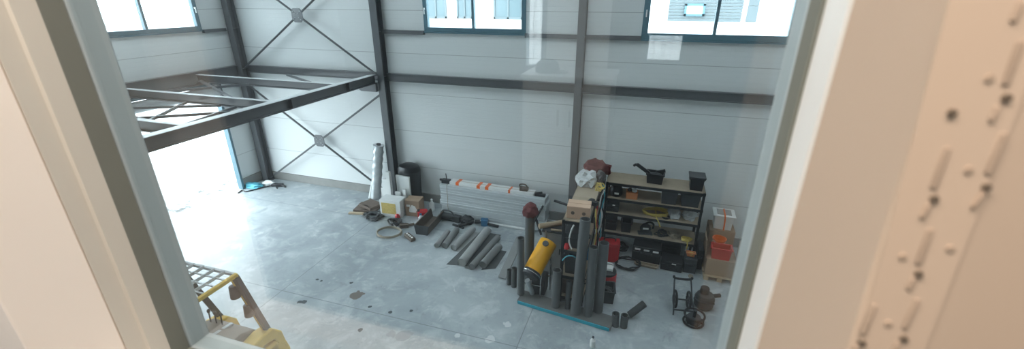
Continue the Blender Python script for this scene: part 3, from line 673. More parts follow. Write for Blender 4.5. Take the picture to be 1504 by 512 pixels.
# cardboard waste and cable heaps left of the cartons
c = P(541, 306)
for i, (dx, dy, z, w, d, a, m, l) in enumerate(((0, 0, 0.0, 0.62, 0.50, 10, 'browncard', 'dark brown board scrap lying lowest in the heap left of the cartons'), (0.05, 0.05, 0.07, 0.5, 0.40, -18, 'browncard', 'dark brown board scrap lying on top of the heap left of the cartons'))):
    bm = B(); box(bm, (0, 0, 0.035), (w, d, 0.07)); box(bm, (0.03, -d/2+0.05, 0.055), (w*0.6, 0.05, 0.03)); solo('board_scrap', bm, m, l, 'board', (c.x+dx, c.y+dy, z), R(a), bevel=0.01)
bm = B(); box(bm, (0, 0, 0.02), (0.40, 0.09, 0.04)); solo('pale_slat', bm, 'wood', 'pale wooden slat in front of the dark board scraps', 'slat', (c.x-0.12, c.y-0.36, 0), R(12), bevel=0.004)
c = P(548, 319)
def tangle(name, m, label, loc, w, d, r, n, seed, group=None, cat='cable'):
    rd = random.Random(seed); pts = []
    for i in range(n):
        a = i*1.9+rd.uniform(-.5, .5); k = rd.uniform(0.35, 1)
        pts.append((w/2*k*math.cos(a), d/2*k*math.sin(a), r+rd.uniform(0, 0.10)*(1-k*0.6)))
    bm = B(); tube(bm, pts, r, 7, False, 5); return solo(name, bm, m, label, cat, loc, group=group)
tangle('cable_tangle', 'dark', 'dark grey cable tangle in front of the brown board scraps', (c.x, c.y, 0), 0.62, 0.5, 0.022, 22, 3)
c = P(582, 328)
tangle('cable_tangle', 'black', 'black cable tangle in front of the white printed carton', (c.x, c.y, 0), 0.60, 0.42, 0.020, 24, 9)
bm = B(); box(bm, (0, 0, 0.05), (0.22, 0.10, 0.10)); cyl(bm, (0.05, 0, 0.05), (0.25, 0.05, 0.05), 0.035); solo('angle_grinder', bm, 'seat', 'brown-black power tool lying among the cables before the cartons', 'tool', (c.x+0.30, c.y-0.12, 0), 0.5, bevel=0.012)
bm = B(); blob(bm, (0, 0, 0), (0.13, 0.12, 0.12), 4, 0.1); solo('red_plug', bm, 'red', 'small red lump lying on the floor under the printed carton', 'plug', (c.x-0.12, c.y+0.26, 0))
c = P(572, 343)
coil('hose_ring', 'tan', 'tan hose laid in a single loose ring on the floor', 'hose', (c.x, c.y, 0), 0.30, 2.1, 0.017, 1.0, 0.85, 0.03, 2)
c = P(602, 350)
r = thing('control_box', 'small brown handheld control box lying right of the hose ring', 'control box', (c.x, c.y, 0), R(-32))
bm = B(); box(bm, (0, 0, 0.04), (0.36, 0.13, 0.08)); obj('body', bm, 'seat', r, 0.015)
for k in range(4):
    bm = B(); cyl(bm, (-0.12+0.08*k, 0, 0.08), (-0.12+0.08*k, 0, 0.092), 0.022, seg=12); obj('button', bm, 'sticker', r)

# ------------------------------------------------------------------ trough and things by the white panel stack
a, b_ = P(620, 344), P(657, 304); d = (b_-a); d.z = 0
r = thing('metal_trough', 'long dark open trough lying toward the wall left of the panel stack', 'trough', (a.x, a.y, 0), math.atan2(d.y, d.x)-math.pi/2)
bm = B(); L = d.length
prism(bm, [(-0.19, 0.24), (-0.15, 0), (0.15, 0), (0.19, 0.24), (0.165, 0.24), (0.13, 0.025), (-0.13, 0.025), (-0.165, 0.24)], lambda u, v: Vector((u, 0, v)), (0, L-0.62, 0)); obj('channel', bm, 'seat', r)
bm = B(); prism(bm, [(-0.15, 0.0), (0.15, 0.0), (0.19, 0.24), (-0.19, 0.24)], lambda u, v: Vector((u, 0, v)), (0, -0.02, 0)); obj('end_plate', bm, 'dark', r)
def bottle(name, m, capm, label, loc, r_, h, group=None):
    t = thing(name, label, 'bottle', loc, 0, group)
    bm = B(); lathe(bm, [(r_*0.9, 0), (r_, 0.01), (r_, h*0.62), (r_*0.35, h*0.82), (r_*0.35, h*0.9)], 18); obj('body', bm, m, t)
    bm = B(); cyl(bm, (0, 0, h*0.9), (0, 0, h), r_*0.42, seg=14); obj('cap', bm, capm, t)
    return t
def jerry(name, m, capm, label, loc, rz, w, d, h):
    t = thing(name, label, 'canister', loc, rz)
    bm = B(); box(bm, (0, 0, h*0.4), (w, d, h*0.8)); box(bm, (0.02, 0, h*0.86), (w*0.75, d*0.5, h*0.14)); obj('body', bm, m, t, 0.02)
    bm = B(); cyl(bm, (-w*0.36, 0, h*0.78), (-w*0.36, 0, h*0.93), d*0.22, seg=14); obj('cap', bm, capm, t); return t
jerry('canister', 'red', 'black', 'small red canister standing left of the dark trough', (P(624, 320).x-0.05, P(624, 320).y, 0), R(30), 0.26, 0.18, 0.26)
bottle('bottle', 'white', 'white', 'white bottle standing by the wall behind the red canister', (P(635, 309).x, P(635, 309).y, 0), 0.07, 0.34)
bottle('bottle', 'clearbag', 'blue', 'pale bottle standing in front of the red canister', (P(619, 327).x, P(619, 327).y, 0), 0.07, 0.26)
# grinder, saw and bar along the foot of the stack
c = P(658, 323)
bm = B(); cyl(bm, (-0.20, 0, 0.10), (0.16, 0.03, 0.10), 0.10, 0.085, 18); box(bm, (0.26, 0.03, 0.09), (0.2, 0.14, 0.16)); tube(bm, [(-0.2, 0, 0.18), (-0.1, 0, 0.27), (0.1, 0, 0.27), (0.2, 0, 0.17)], 0.02)
solo('disc_cutter', bm, 'dark', 'dark machine with handle lying at the left foot of the panel stack', 'power tool', (c.x, c.y, 0), R(-8), bevel=0.01)
c = P(686, 327)
bm = B(); blob(bm, (0, 0, 0), (0.34, 0.3, 0.2), 6, 0.2); cyl(bm, (0.05, -0.16, 0.06), (-0.1, -0.3, 0.05), 0.04); solo('machine_head', bm, 'black', 'black machine part in the middle foot of the panel stack', 'power tool', (c.x, c.y, 0))
bm = B(); bar(bm, (0, 0, 0.10), (0.55, 0.02, 0.04), 0.06, 0.04); cyl(bm, (-0.06, -0.03, 0.10), (0.05, 0.02, 0.09), 0.05); solo('drill_bar', bm, 'black', 'black flat bar lying right of the machine part before the panel stack', 'bar', (c.x+0.30, c.y-0.02, 0))
bm = B(); box(bm, (0, 0, 0.02), (0.34, 0.05, 0.04)); solo('flat_bar', bm, 'dark', 'short dark bar on the floor before the machine part', 'bar', (P(673, 333).x, P(673, 333).y, 0), R(-15))
jerry('canister', 'blue', 'blue', 'small blue canister standing before the panel stack', (P(715, 327).x, P(715, 327).y-0.14, 0), R(10), 0.17, 0.14, 0.22)

# white stack of long packed panels
st = Vector((-4.86, 9.26, 0)); SL = 2.82
for k in range(6):
    bm = B(); h = 0.138; z = 0.03+k*0.140
    dx = (0.02*math.sin(k*2.1)); box(bm, (SL/2+dx, 0, h/2), (SL-0.03*(k % 2), 0.40-0.008*k, h))
    for s_ in (-1, 1): box(bm, (SL/2+dx, s_*0.19, h*0.5), (SL-0.06, 0.012+0.02*(k % 2 == 0), 0.03))
    lab = ('lowest', 'second from the floor', 'third from the floor', 'fourth from the floor', 'fifth from the floor', 'topmost')[k]
    solo('wrapped_panel', bm, 'panelwhite', 'long white wrapped panel, %s of the stack by the back wall' % lab, 'panel', (st.x, st.y, z), R(-1.6), 'long white panels stacked by the back wall', 0.012)
ztop = 0.03+6*0.14
bm = B()
for k in (0.25, 1.4, 2.5): box(bm, (k, 0, 0.015), (0.08, 0.40, 0.03))
for k_, xx in enumerate((0.25, 1.4, 2.5)): pass
bm.free()
for xx, l in ((0.25, 'left'), (1.4, 'middle'), (2.5, 'right')):
    bm = B(); box(bm, (xx, 0, 0.015), (0.08, 0.40, 0.03)); solo('bearer', bm, 'wood', 'wooden bearer under the %s part of the panel stack' % l, 'batten', st, R(-1.6))
r = thing('long_box', 'long white box with orange tape bands on top of the panel stack', 'box', (st.x+0.24, st.y+0.02, ztop), R(-1.6))
bm = B(); box(bm, (1.12, 0, 0.035), (2.24, 0.24, 0.07)); obj('body', bm, 'offwhite', r, 0.006)
for xx in (0.22, 0.80, 1.03, 1.62):
    bm = B(); box(bm, (xx, 0, 0.035), (0.09 if xx != 1.62 else 0.05, 0.248, 0.076)); obj('tape_band', bm, 'orange', r)
bm = B(); box(bm, (1.2, 0, 0.072), (2.1, 0.012, 0.004)); obj('seam', bm, 'ply', r)
c = Vector((st.x+0.12, st.y-0.04, ztop))
bm = B(); box(bm, (0, 0, 0.05), (0.22, 0.12, 0.10)); cyl(bm, (0.02, 0, 0.1), (0.0, 0, 0.26), 0.014, seg=8); cyl(bm, (-0.08, -0.02, 0.09), (-0.16, -0.04, 0.09), 0.03); solo('cordless_tool', bm, 'black', 'black tool with upright rod at the left end of the panel stack top', 'tool', c, bevel=0.008)
cord('strap_cord', 'tan', 'thin tan cord hanging down the left front of the panel stack', 'cord', (st.x+0.22, st.y-0.215, 0), [(0, 0.06, ztop+0.012), (0.0, -0.012, ztop+0.006), (0.01, -0.022, ztop-0.3), (0, -0.02, ztop-0.55), (0.02, -0.03, 0.2)], 0.008)
c = Vector((st.x+2.28, st.y-0.05, ztop+0.07))
bm = B(); box(bm, (0, 0.0, 0.04), (0.20, 0.13, 0.08)); tube(bm, [(-0.09, 0, 0.05), (-0.10, -0.02, 0.15), (0.04, -0.02, 0.16), (0.09, 0, 0.06)], 0.018); solo('hand_plane', bm, 'seat', 'brown hand tool standing at the right end of the long taped box', 'tool', (c.x-0.08, c.y+0.03, c.z), bevel=0.008)
bm = B(); box(bm, (0, 0, 0.03), (0.26, 0.1, 0.06)); cyl(bm, (-0.1, 0, 0.05), (0.05, 0.02, 0.085), 0.03); solo('staple_gun', bm, 'black', 'small black tool at the far right of the panel stack top', 'tool', (st.x+2.62, st.y-0.08, ztop), bevel=0.008)
pp, qq = P(652, 313, 0.03), P(772, 333, 0.03)
bm = B(); pipe(bm, (0, 0, 0), qq-pp, 0.03, 0.005); solo('white_pipe', bm, 'white', 'long white pipe on the floor along the front of the panel stack', 'pipe', (pp.x, min(pp.y, 9.0), 0.031))
bm = B()
pa, pb = Vector((0, 0, 0.03)), Vector((0.30, 0.20, 0.72))
bar(bm, pa, pb, 0.045, 0.03); bar(bm, (0.32, 0.02, 0.03), (0.02, 0.19, 0.70), 0.045, 0.03); cyl(bm, (0.16, 0.07, 0.36), (0.16, 0.14, 0.36), 0.02); solo('folding_stand', bm, 'black', 'black crossed folding stand leaning on the right end of the panel stack', 'stand', (-2.42, 8.80, 0))
tangle('cable_tangle', 'black', 'black cable on the floor before the right end of the panel stack', (P(800, 338).x, P(800, 338).y, 0), 0.5, 0.35, 0.018, 14, 21)

# ------------------------------------------------------------------ rolls and sheets on the floor
def roll(a, b, rad, m, label, name='sheet_roll', flap=0.0):
    p, q = P(*a, rad), P(*b, rad); d = q-p
    if d.length < 0.05: return
    r = thing(name, label, 'roll', (p.x, p.y, 0), 0, 'grey sheet rolls lying on the floor')
    bm = B(); pipe(bm, (0, 0, rad+0.009), (d.x, d.y, rad+0.009), rad, 0.010, 24); obj('tube', bm, m, r)
    if flap:
        n = Vector((d.y, -d.x, 0)).normalized()*(1 if flap > 0 else -1); w_ = abs(flap)
        bm = B(); prism(bm, [(0, 0), (1, 0), (1, 1), (0, 1)], lambda u, v: Vector((d.x*u, d.y*u, 0.0))+n*w_*v, (0, 0, 0.006)); obj('loose_flap', bm, m, r)
    return r
sp = [P(656, 388), P(690, 391), P(736, 345), P(706, 340)]
c = sum(sp, Vector())/4
bm = B(); prism(bm, [(0, 0), (1, 0), (2, 0), (3, 0)], lambda u, v: sp[int(u)]-c, (0, 0, 0.008)); solo('flat_sheet', bm, 'pvcdark', 'charcoal sheet lying flat under the longest grey roll', 'sheet', (c.x, c.y, 0.0))
sp2 = [P(707, 396), P(728, 394), P(744, 369), P(726, 366)]; c2 = sum(sp2, Vector())/4
bm = B(); prism(bm, [(0, 0), (1, 0), (2, 0), (3, 0)], lambda u, v: sp2[int(u)]-c2, (0, 0, 0.008)); solo('flat_sheet', bm, 'pvcdark', 'charcoal sheet scrap lying flat right of the grey rolls', 'sheet', (c2.x, c2.y, 0.0))
roll((641, 361), (658, 340), 0.062, 'pvclight', 'short pale grey roll at the far left of the floor rolls')
roll((653, 361), (671, 337), 0.07, 'pvc', 'short grey roll second from the left of the floor rolls', flap=0.05)
roll((666, 364), (695, 336), 0.075, 'pvclight', 'medium pale grey roll third from the left of the floor rolls', flap=0.20)
roll((678, 386), (716, 338), 0.098, 'pvclight', 'longest and thickest grey roll among the floor rolls')
roll((693, 392), (731, 349), 0.075, 'pvc', 'half flattened grey roll right of the longest floor roll', flap=-0.17)
roll((709, 389), (733, 362), 0.085, 'pvc', 'short thick grey roll at the right of the floor rolls')

# ------------------------------------------------------------------ rack platform with teal edge and standing tubes
fa, fb = P(760, 446), P(894, 487); d = fb-fa; rz = math.atan2(d.y, d.x); PL = d.length
pf = thing('rack_platform', 'low grey platform with a teal front edge under the standing tubes', 'platform', (fa.x, fa.y, 0), rz)
bm = B(); box(bm, (PL/2, 0.185, 0.035), (PL+0.04, 0.32, 0.07)); obj('deck', bm, 'deck', pf, 0.006)
bm = B(); box(bm, (PL/2, 0.012, 0.035), (PL, 0.02, 0.062)); obj('edge_strip', bm, 'teal', pf, 0.004)
DZ = 0.07
def post(base, top, r, m, label, z=DZ, name='grey_tube', group='grey tubes standing on the platform'):
    p = Vector(base); q = Vector(top); bm = B(); pipe(bm, (0, 0, 0), q-p, r, 0.012, 24); return solo(name, bm, m, label, 'tube', p, group=group)
def B0(x, y): v = P(x, y, DZ); return Vector((v.x, v.y, DZ+0.002))
b0 = B0(765, 431); post(b0, b0+Vector((-0.01, 0.0, 1.22)), 0.068, 'tube', 'dark tube standing at the left front corner of the platform')
b0 = Vector((-1.93, 7.12, 0.0)); post(b0, b0+Vector((0.0, 0.03, 1.42)), 0.092, 'pvcdark', 'tall dark tube on the floor behind the yellow heater, under the maroon cloth', name='grey_tube')
b0 = B0(816, 449); post(b0, b0+Vector((0, 0, 0.78)), 0.075, 'tube', 'short grey tube standing in the middle of the platform')
b0 = B0(845, 459); post(b0, b0+Vector((0.045, 0.12, 1.84)), 0.09, 'tube', 'tallest grey tube, standing before the narrow shelf end')
b0 = B0(863, 462); post(b0, b0+Vector((0.0, 0.06, 1.36)), 0.075, 'tube', 'middle grey tube of the three standing at the right of the platform')
b0 = B0(878, 456); post(b0, b0+Vector((0.0, 0.02, 1.40)), 0.085, 'tube', 'right-hand grey tube of the three at the right end of the platform')
b0 = B0(833, 452); post(b0, b0+Vector((0, 0.05, 0.55)), 0.05, 'pvcdark', 'thin low dark tube between the short and the tallest grey tubes')
p = P(741, 409); q = PY(757, 350, p.y+0.55)
bm = B(); box(bm, (0, 0.0, 0.0), (0.17, 0.03, 1.0)); 
sl = solo('leaning_slab', bm, 'pvc', 'flat grey slab lying tilted at the left of the rack', 'slab', (p.x+0.02, p.y+0.40, 0.27), bevel=0.004); sl.rotation_euler = (R(-62), 0, R(-8))
for i, (px, py, h, l) in enumerate(((747, 421, 0.32, 'left'), (754, 425, 0.42, 'right'))):
    v = P(px, py); bm = B(); pipe(bm, (0, 0, 0), (0, 0.02, h), 0.055, 0.012); solo('tube_stub', bm, 'pvcdark', 'short dark tube stub on the floor left of the platform, %s one of two' % l, 'tube', (v.x-0.02, v.y+0.1, 0.0), group='tube stubs left of the platform')
# stubs right of the platform
for i, (px, py, h, tilt, l) in enumerate(((902, 477, 0.26, -3, 'left'), (914, 479, 0.25, 0, 'middle'), (928, 470, 0.28, 55, 'tilted right'))):
    v = P(px, py); bm = B(); t_ = R(tilt); pipe(bm, (0, 0, 0), (h*math.sin(t_), 0.12*math.sin(t_), h*math.cos(t_)+(0.07 if tilt > 20 else 0)), 0.064, 0.012); solo('tube_stub', bm, 'pvcdark', 'short charcoal tube stub at the right end of the platform, %s one of three' % l, 'tube', (v.x+(0.02 if tilt < 20 else -0.05), v.y+(0 if tilt < 20 else 0.06), 0.0 if tilt < 20 else 0.06), group='tube stubs right of the platform')

c = P(870, 508); bottle('bottle', 'white', 'dark', 'small white bottle standing alone on the floor before the teal-edged platform', (c.x, c.y, 0), 0.045, 0.20)
# yellow heater cylinder on a trolley
lo, hi = Vector((-1.69, 6.50, 0.62)), Vector((-1.52, 7.00, 0.98))
ht = thing('gas_heater', 'yellow cylindrical heater tilted on a metal trolley', 'heater', (lo.x, lo.y, DZ+0.002))
o0 = Vector(ht.location); m_ = axis(lo-o0, hi-o0); L = (hi-lo).length
bm = B(); lathe(bm, [(0.158, 0.02), (0.166, 0.0), (0.17, 0.02), (0.17, L-0.02), (0.165, L), (0.10, L+0.004), (0.10, L-0.03)], 30, m_); obj('shell', bm, 'yellow', ht)
bm = B(); q_ = m_.to_3x3().inverted() @ Vector((0.12, -0.45, 0.9)); q_.z = 0; q_.normalize(); cyl(bm, m_ @ (q_*0.155+Vector((0, 0, L*0.84))), m_ @ (q_*0.178+Vector((0, 0, L*0.84))), 0.062, 0.055, 20); obj('filler_opening', bm, 'black', ht)
bm = B(); lathe(bm, [(0.075, L-0.02), (0.085, L+0.008), (0.075, L+0.016), (0.055, L+0.012)], 20, m_); obj('air_inlet', bm, 'black', ht)
bm = B(); lathe(bm, [(0.155, -0.10), (0.16, -0.09), (0.16, 0.02), (0.12, 0.02), (0.12, -0.08)], 28, m_); obj('burner_mouth', bm, 'dark', ht)
bm = B(); tube(bm, [m_ @ Vector((0.172*math.cos(a), 0.172*math.sin(a), -0.05)) for a in [2*math.pi*i/14 for i in range(14)]], 0.012, 7, True, 2); obj('guard_ring', bm, 'chrome', ht)
bm = B(); u = (hi-lo).normalized()
for sx in (-1, 1):
    tube(bm, [(sx*0.16, -0.02, 0.02), (sx*0.16, 0.0, 0.38), (sx*0.15, 0.10, 0.56)], 0.016, 8); tube(bm, [(sx*0.16+0.1, 0.36, -0.056), (sx*0.16+0.1, 0.36, 0.5), (sx*0.15+0.1, 0.34, 0.72)], 0.016, 8)
for yy, x_ in ((0.0, 0.0), (0.36, 0.1)): tube(bm, [(-0.16+x_, yy, 0.25), (0.16+x_, yy, 0.25)], 0.014, 8)
obj('trolley', bm, 'chrome', ht)
bm = B(); cyl(bm, (0.02, -0.06, 0.10), (-0.05, -0.16, 0.45), 0.045, seg=16); obj('burner_pipe', bm, 'galv', ht)
bm = B(); box(bm, (0.10, 0.18, 0.20), (0.26, 0.30, 0.36)); obj('fuel_box', bm, 'dark', ht, 0.02)
bm = B(); tube(bm, [m_ @ Vector(v) for v in ((0.02, 0.10, L), (0.06, 0.14, L+0.10), (0.12, 0.10, L+0.16))], 0.016); obj('handle', bm, 'seat', ht)
# maroon cloth on the tall dark tube, paper roll and peg
bm = B(); blob(bm, (0, 0, 0), (0.30, 0.30, 0.27), 11, 0.14); solo('cloth_bundle', bm, 'maroon', 'maroon cloth bundle sitting on the tall dark tube behind the heater', 'cloth', (-1.93, 7.15, 1.415))
v = PY(789, 333, 7.2); bm = B(); cyl(bm, (-0.24, -0.04, -0.13), (0.13, 0.05, 0.08), 0.052, 0.045, 18); cyl(bm, (0.13, 0.05, 0.08), (0.135, 0.051, 0.083), 0.03)
# grey cabinet behind the heater that carries the paper roll
cb = thing('tool_cabinet', 'plain grey cabinet standing behind the yellow heater', 'cabinet', (-1.50, 7.55, 0))
bm = B(); box(bm, (0, 0, 0.52), (0.42, 0.42, 0.96)); box(bm, (0, 0, 0.02), (0.38, 0.38, 0.04)); obj('body', bm, 'pvclight', cb, 0.008)
bm = B(); box(bm, (0, 0, 1.015), (0.46, 0.46, 0.03)); obj('top', bm, 'dark', cb, 0.006)
bm = B(); box(bm, (0, -0.216, 0.52), (0.38, 0.012, 0.88)); d_ = obj('door', bm, 'pvclight', cb, 0.004)
bm = B(); box(bm, (0.14, -0.232, 0.6), (0.015, 0.025, 0.12)); obj('handle', bm, 'black', d_)
bm = B(); pipe(bm, (-0.26, -0.16, 0.055), (0.16, 0.14, 0.055), 0.055, 0.02); solo('paper_roll', bm, 'wood', 'cream paper roll lying on the grey cabinet behind the heater', 'roll', (-1.54, 7.52, 1.032))
bm = B(); cyl(bm, (0, 0, 0.022), (0.30, 0.02, 0.022), 0.022, seg=12); solo('wooden_peg', bm, 'wood', 'short round wooden peg lying right of the cream paper roll', 'peg', (-1.56, 7.36, 1.032))

# ------------------------------------------------------------------ shelving units
def shelving(name, label, loc, w, d, h, levels, posts, rz=0.0, bmat='ply'):
    r = thing(name, label, 'shelving', loc, rz)
    for x in posts:
        for y in (0.025, d-0.025):
            bm = B(); box(bm, (x, y, h/2), (0.05, 0.05, h)); obj('post', bm, 'black', r, 0.004)
    for z in levels:
        bm = B(); box(bm, (w/2, d/2, z-0.012), (w-0.02, d-0.02, 0.024)); obj('shelf_board', bm, bmat, r)
        bm = B()
        for y in (0.012, d-0.012): box(bm, (w/2, y, z-0.040), (w, 0.024, 0.055))
        for x in (0.012, w-0.012): box(bm, (x, d/2, z-0.040), (0.024, d, 0.055))
        obj('shelf_beam', bm, 'black', r)
    return r
BX, BY, BW, BD = -0.68, 8.62, 1.97, 0.62
BL = (0.50, 0.97, 1.32, 1.68)
shelving('shelving_unit', 'black shelving unit with plywood boards along the back wall', (BX, BY, 0), BW, BD, 1.68, BL, (0.03, BW-0.03))
AX, AY, AW, AD = -1.20, 6.56, 0.46, 2.60
AL = (0.16, 0.62, 1.16, 1.74)
shelving('shelving_unit', 'narrow shelving unit running from the wall toward the viewer, seen end-on', (AX, AY, 0), AW, AD, 1.74, AL, (0.03, AW-0.03))

def crate(name, m, label, loc, w, d, h, rz=0.0, fill=None, group=None, cat='crate', handles=True):
    t = thing(name, label, cat, loc, rz, group)
    bm = B(); tray(bm, (0, 0, 0), w-0.04, d-0.04, h-0.012, 0.010, 0.88, 0.018); obj('tub', bm, m, t)
    if handles:
        for sx in (-1, 1):
            bm = B(); box(bm, (sx*(w/2-0.012), 0, h-0.05), (0.02, d*0.4, 0.03)); obj('grip', bm, m, t, 0.004)
    if fill:
        bm = B(); blob(bm, (0, 0, h*0.35), (w*0.7, d*0.7, h*0.6), len(label), 0.3); obj('contents', bm, fill, t)
    return t
def toolcase(name, m, label, loc, w, d, h, rz=0.0, stickers=2, group=None, cat='tool case'):
    t = thing(name, label, cat, loc, rz, group)
    bm = B(); box(bm, (0, 0, h*0.33), (w, d, h*0.66)); obj('base', bm, m, t, 0.014)
    bm = B(); box(bm, (0, 0, h*0.83), (w, d, h*0.32)); l_ = obj('lid', bm, m, t, 0.014)
    bm = B(); tube(bm, [(-w*0.18, -d/2, h*0.62), (-w*0.16, -d/2-0.035, h*0.62), (w*0.16, -d/2-0.035, h*0.62), (w*0.18, -d/2, h*0.62)], 0.012, 7); obj('handle', bm, 'rubber', t)
    for k in range(stickers):
        bm = B(); box(bm, (w*(-0.32+0.64*k/max(1, stickers-1)) if stickers > 1 else w*0.1, -d/2-0.002, h*0.82), (w*0.2, 0.006, h*0.11)); s_ = obj('latch', bm, 'sticker', l_); s_['label'] = 'white latch or label'
    return t
def onB(px, lvl, dy=0.2):    # place on a board of the wall shelving under picture column px
    v = PY(px, 300, BY+dy); return (v.x, BY+dy, BL[lvl])
# top board
t = crate('tool_crate', 'black', 'black open tool crate standing on the wall shelving top', (0.30, BY+0.30, BL[3]), 0.38, 0.30, 0.22, R(-4), 'dark')
bm = B(); bar(bm, (-0.13, -0.02, 0.19), (-0.40, -0.06, 0.37), 0.05, 0.07); bar(bm, (-0.40, -0.06, 0.37), (-0.46, -0.05, 0.32), 0.04, 0.05); bar(bm, (0.0, 0.03, 0.215), (0.18, 0.03, 0.28), 0.05, 0.05); obj('protruding_tool', bm, 'black', t, 0.006)
t = crate('tool_crate', 'black', 'tall black lidded tub at the right end of the wall shelving top', (1.10, BY+0.22, BL[3]), 0.30, 0.34, 0.26, 0, 'dark')
bm = B(); box(bm, (0, 0.02, 0.275), (0.32, 0.34, 0.03)); obj('lid', bm, 'dark', t, 0.01)
# second board
z = BL[2]
t = thing('welding_helmet', 'black rounded helmet with white label on the second shelf left', 'helmet', (-0.46, BY+0.20, z))
bm = B(); lathe(bm, [(0.12, 0), (0.14, 0.06), (0.135, 0.15), (0.10, 0.22), (0.03, 0.255)], 20); obj('shell', bm, 'black', t)
bm = B(); box(bm, (0.02, -0.137, 0.09), (0.09, 0.012, 0.04)); obj('badge', bm, 'sticker', t)
t = carton('open_carton', 'cardorange', 'small open orange carton on the second shelf beside the black helmet', (-0.13, BY+0.17, z), R(3), 0.24, 0.22, 0.15, False)
bm = B(); blob(bm, (0.05, 0, 0.12), (0.12, 0.14, 0.09), 3, 0.2); obj('contents', bm, 'sticker', t)
bm = B(); blob(bm, (-0.05, 0.02, 0.13), (0.1, 0.14, 0.07), 5, 0.2); obj('contents', bm, 'browncard', t)
crate('stacking_bin', 'dark', 'dark grey tall bin on the second shelf, left of the two at its right end', (0.62, BY+0.22, z), 0.36, 0.42, 0.30)
crate('stacking_bin', 'dark', 'dark grey bin at the far right end of the second shelf', (1.03, BY+0.22, z), 0.40, 0.42, 0.28)
# third board
z = BL[1]
toolcase('tool_case', 'dark', 'dark case at the left end of the third shelf', (-0.50, BY+0.24, z), 0.26, 0.38, 0.20, stickers=1)
coil('hose_coil', 'yellowcable', 'yellow hose coil with an end hanging over the third shelf', 'hose', (0.40, BY+0.24, z), 0.20, 3.3, 0.014, 1.25, 0.85, 0.10, 6, [(0.02, -0.22, 0.03), (0.06, -0.262, -0.02), (0.12, -0.265, -0.16)])
for x, l, sd in ((0.78, 'left of the two on the third shelf', 3), (1.08, 'right of the two on the third shelf', 8)):
    bm = B(); blob(bm, (0, 0, 0), (0.28, 0.34, 0.19), sd, 0.22); solo('plastic_bag', bm, 'clearbag', 'crumpled milky plastic bag, '+l, 'bag', (x, BY+0.26, z), group='milky bags on the third shelf')
coil('black_cable', 'black', 'thin black cable loop between the yellow hose and the milky bags', 'cable', (0.615, BY+0.10, z), 0.07, 2.2, 0.009, 1, 1, 0.1, 2)
# fourth board
z = BL[0]
toolcase('tool_case', 'black', 'black case on the fourth shelf at the left end', (-0.50, BY+0.26, z), 0.24, 0.36, 0.26, stickers=0)
crate('small_bin', 'black', 'small black bin on the fourth shelf near its left end', (-0.17, BY+0.2, z), 0.26, 0.30, 0.24)
t = thing('circular_saw', 'black circular saw with white label on the fourth shelf', 'power tool', (0.24, BY+0.17, z), R(10))
bm = B(); cyl(bm, (0, -0.02, 0.12), (0, 0.02, 0.12), 0.115, seg=24); box(bm, (0, 0, 0.008), (0.30, 0.16, 0.016)); obj('guard', bm, 'dark', t)
bm = B(); cyl(bm, (0.0, 0.02, 0.12), (0.0, 0.16, 0.12), 0.06, 0.05, 16); tube(bm, [(-0.02, 0.06, 0.19), (0.08, 0.06, 0.25), (0.17, 0.06, 0.20), (0.16, 0.06, 0.10)], 0.022); obj('motor', bm, 'black', t)
bm = B(); box(bm, (0, -0.024, 0.13), (0.12, 0.006, 0.04)); obj('badge', bm, 'sticker', t)
tangle('cable_tangle', 'dark', 'dark cable tangle on the fourth shelf right of the saw', (0.58, BY+0.22, z), 0.36, 0.34, 0.012, 20, 31)
bm = B(); blob(bm, (0, 0, 0), (0.24, 0.24, 0.12), 14, 0.3); solo('rag_heap', bm, 'tan', 'tan rag heap on the fourth shelf right of the dark cables', 'rag', (0.84, BY+0.22, z))
coil('yellow_cord', 'yellowcable', 'yellow cord bundle at the right end of the fourth shelf', 'cord', (1.08, BY+0.12, z), 0.09, 3, 0.012, 1, 0.8, 0.15, 12, [(0.02, -0.105, 0.02), (0.03, -0.14, -0.02), (0.02, -0.142, -0.12)])
t = crate('small_tray', 'cardorange', 'small orange-yellow tray in front of the right-hand floor crate', (1.18, 8.42, 0.335), 0.20, 0.12, 0.09, 0, 'yellowcable', handles=False, cat='tray')
# floor under the wall shelving
toolcase('tool_case', 'black', 'large glossy black tool case with white labels under the wall shelving', (0.32, 8.58, 0.0), 0.58, 0.38, 0.38, R(-3), 3)
t = crate('wood_tray', 'ply', 'flat wooden tray lying before the large black tool case', (0.34, 8.27, 0), 0.50, 0.14, 0.06, R(-5), handles=False, cat='tray')
toolcase('tool_case', 'black', 'black wide tool case on the floor in the middle under the wall shelving', (0.84, 8.42, 0.0), 0.42, 0.36, 0.22, R(-3), 1)
toolcase('tool_case', 'dark', 'dark grey case stacked behind on the floor under the shelving middle', (0.80, 8.98, 0.0), 0.44, 0.40, 0.36, 0, 0)
crate('stacking_bin', 'dark', 'dark grey floor crate under the right end of the wall shelving', (1.14, 8.50, 0.0), 0.30, 0.36, 0.335, 0, 'black') if False else toolcase('tool_case', 'dark', 'dark grey closed crate on the floor under the right shelving end', (1.19, 8.44, 0.0), 0.24, 0.32, 0.335, 0, 0)
toolcase('tool_case', 'black', 'black upright case on the floor between shelving and brown carton', (1.38, 8.70, 0.0), 0.12, 0.44, 0.46, 0, 0)
bm = B(); blob(bm, (0, 0, 0), (0.10, 0.14, 0.04), 3, 0.15); solo('glove', bm, 'tan', 'tan work glove lying before the dark grey floor crate', 'glove', (1.22, 8.16, 0))

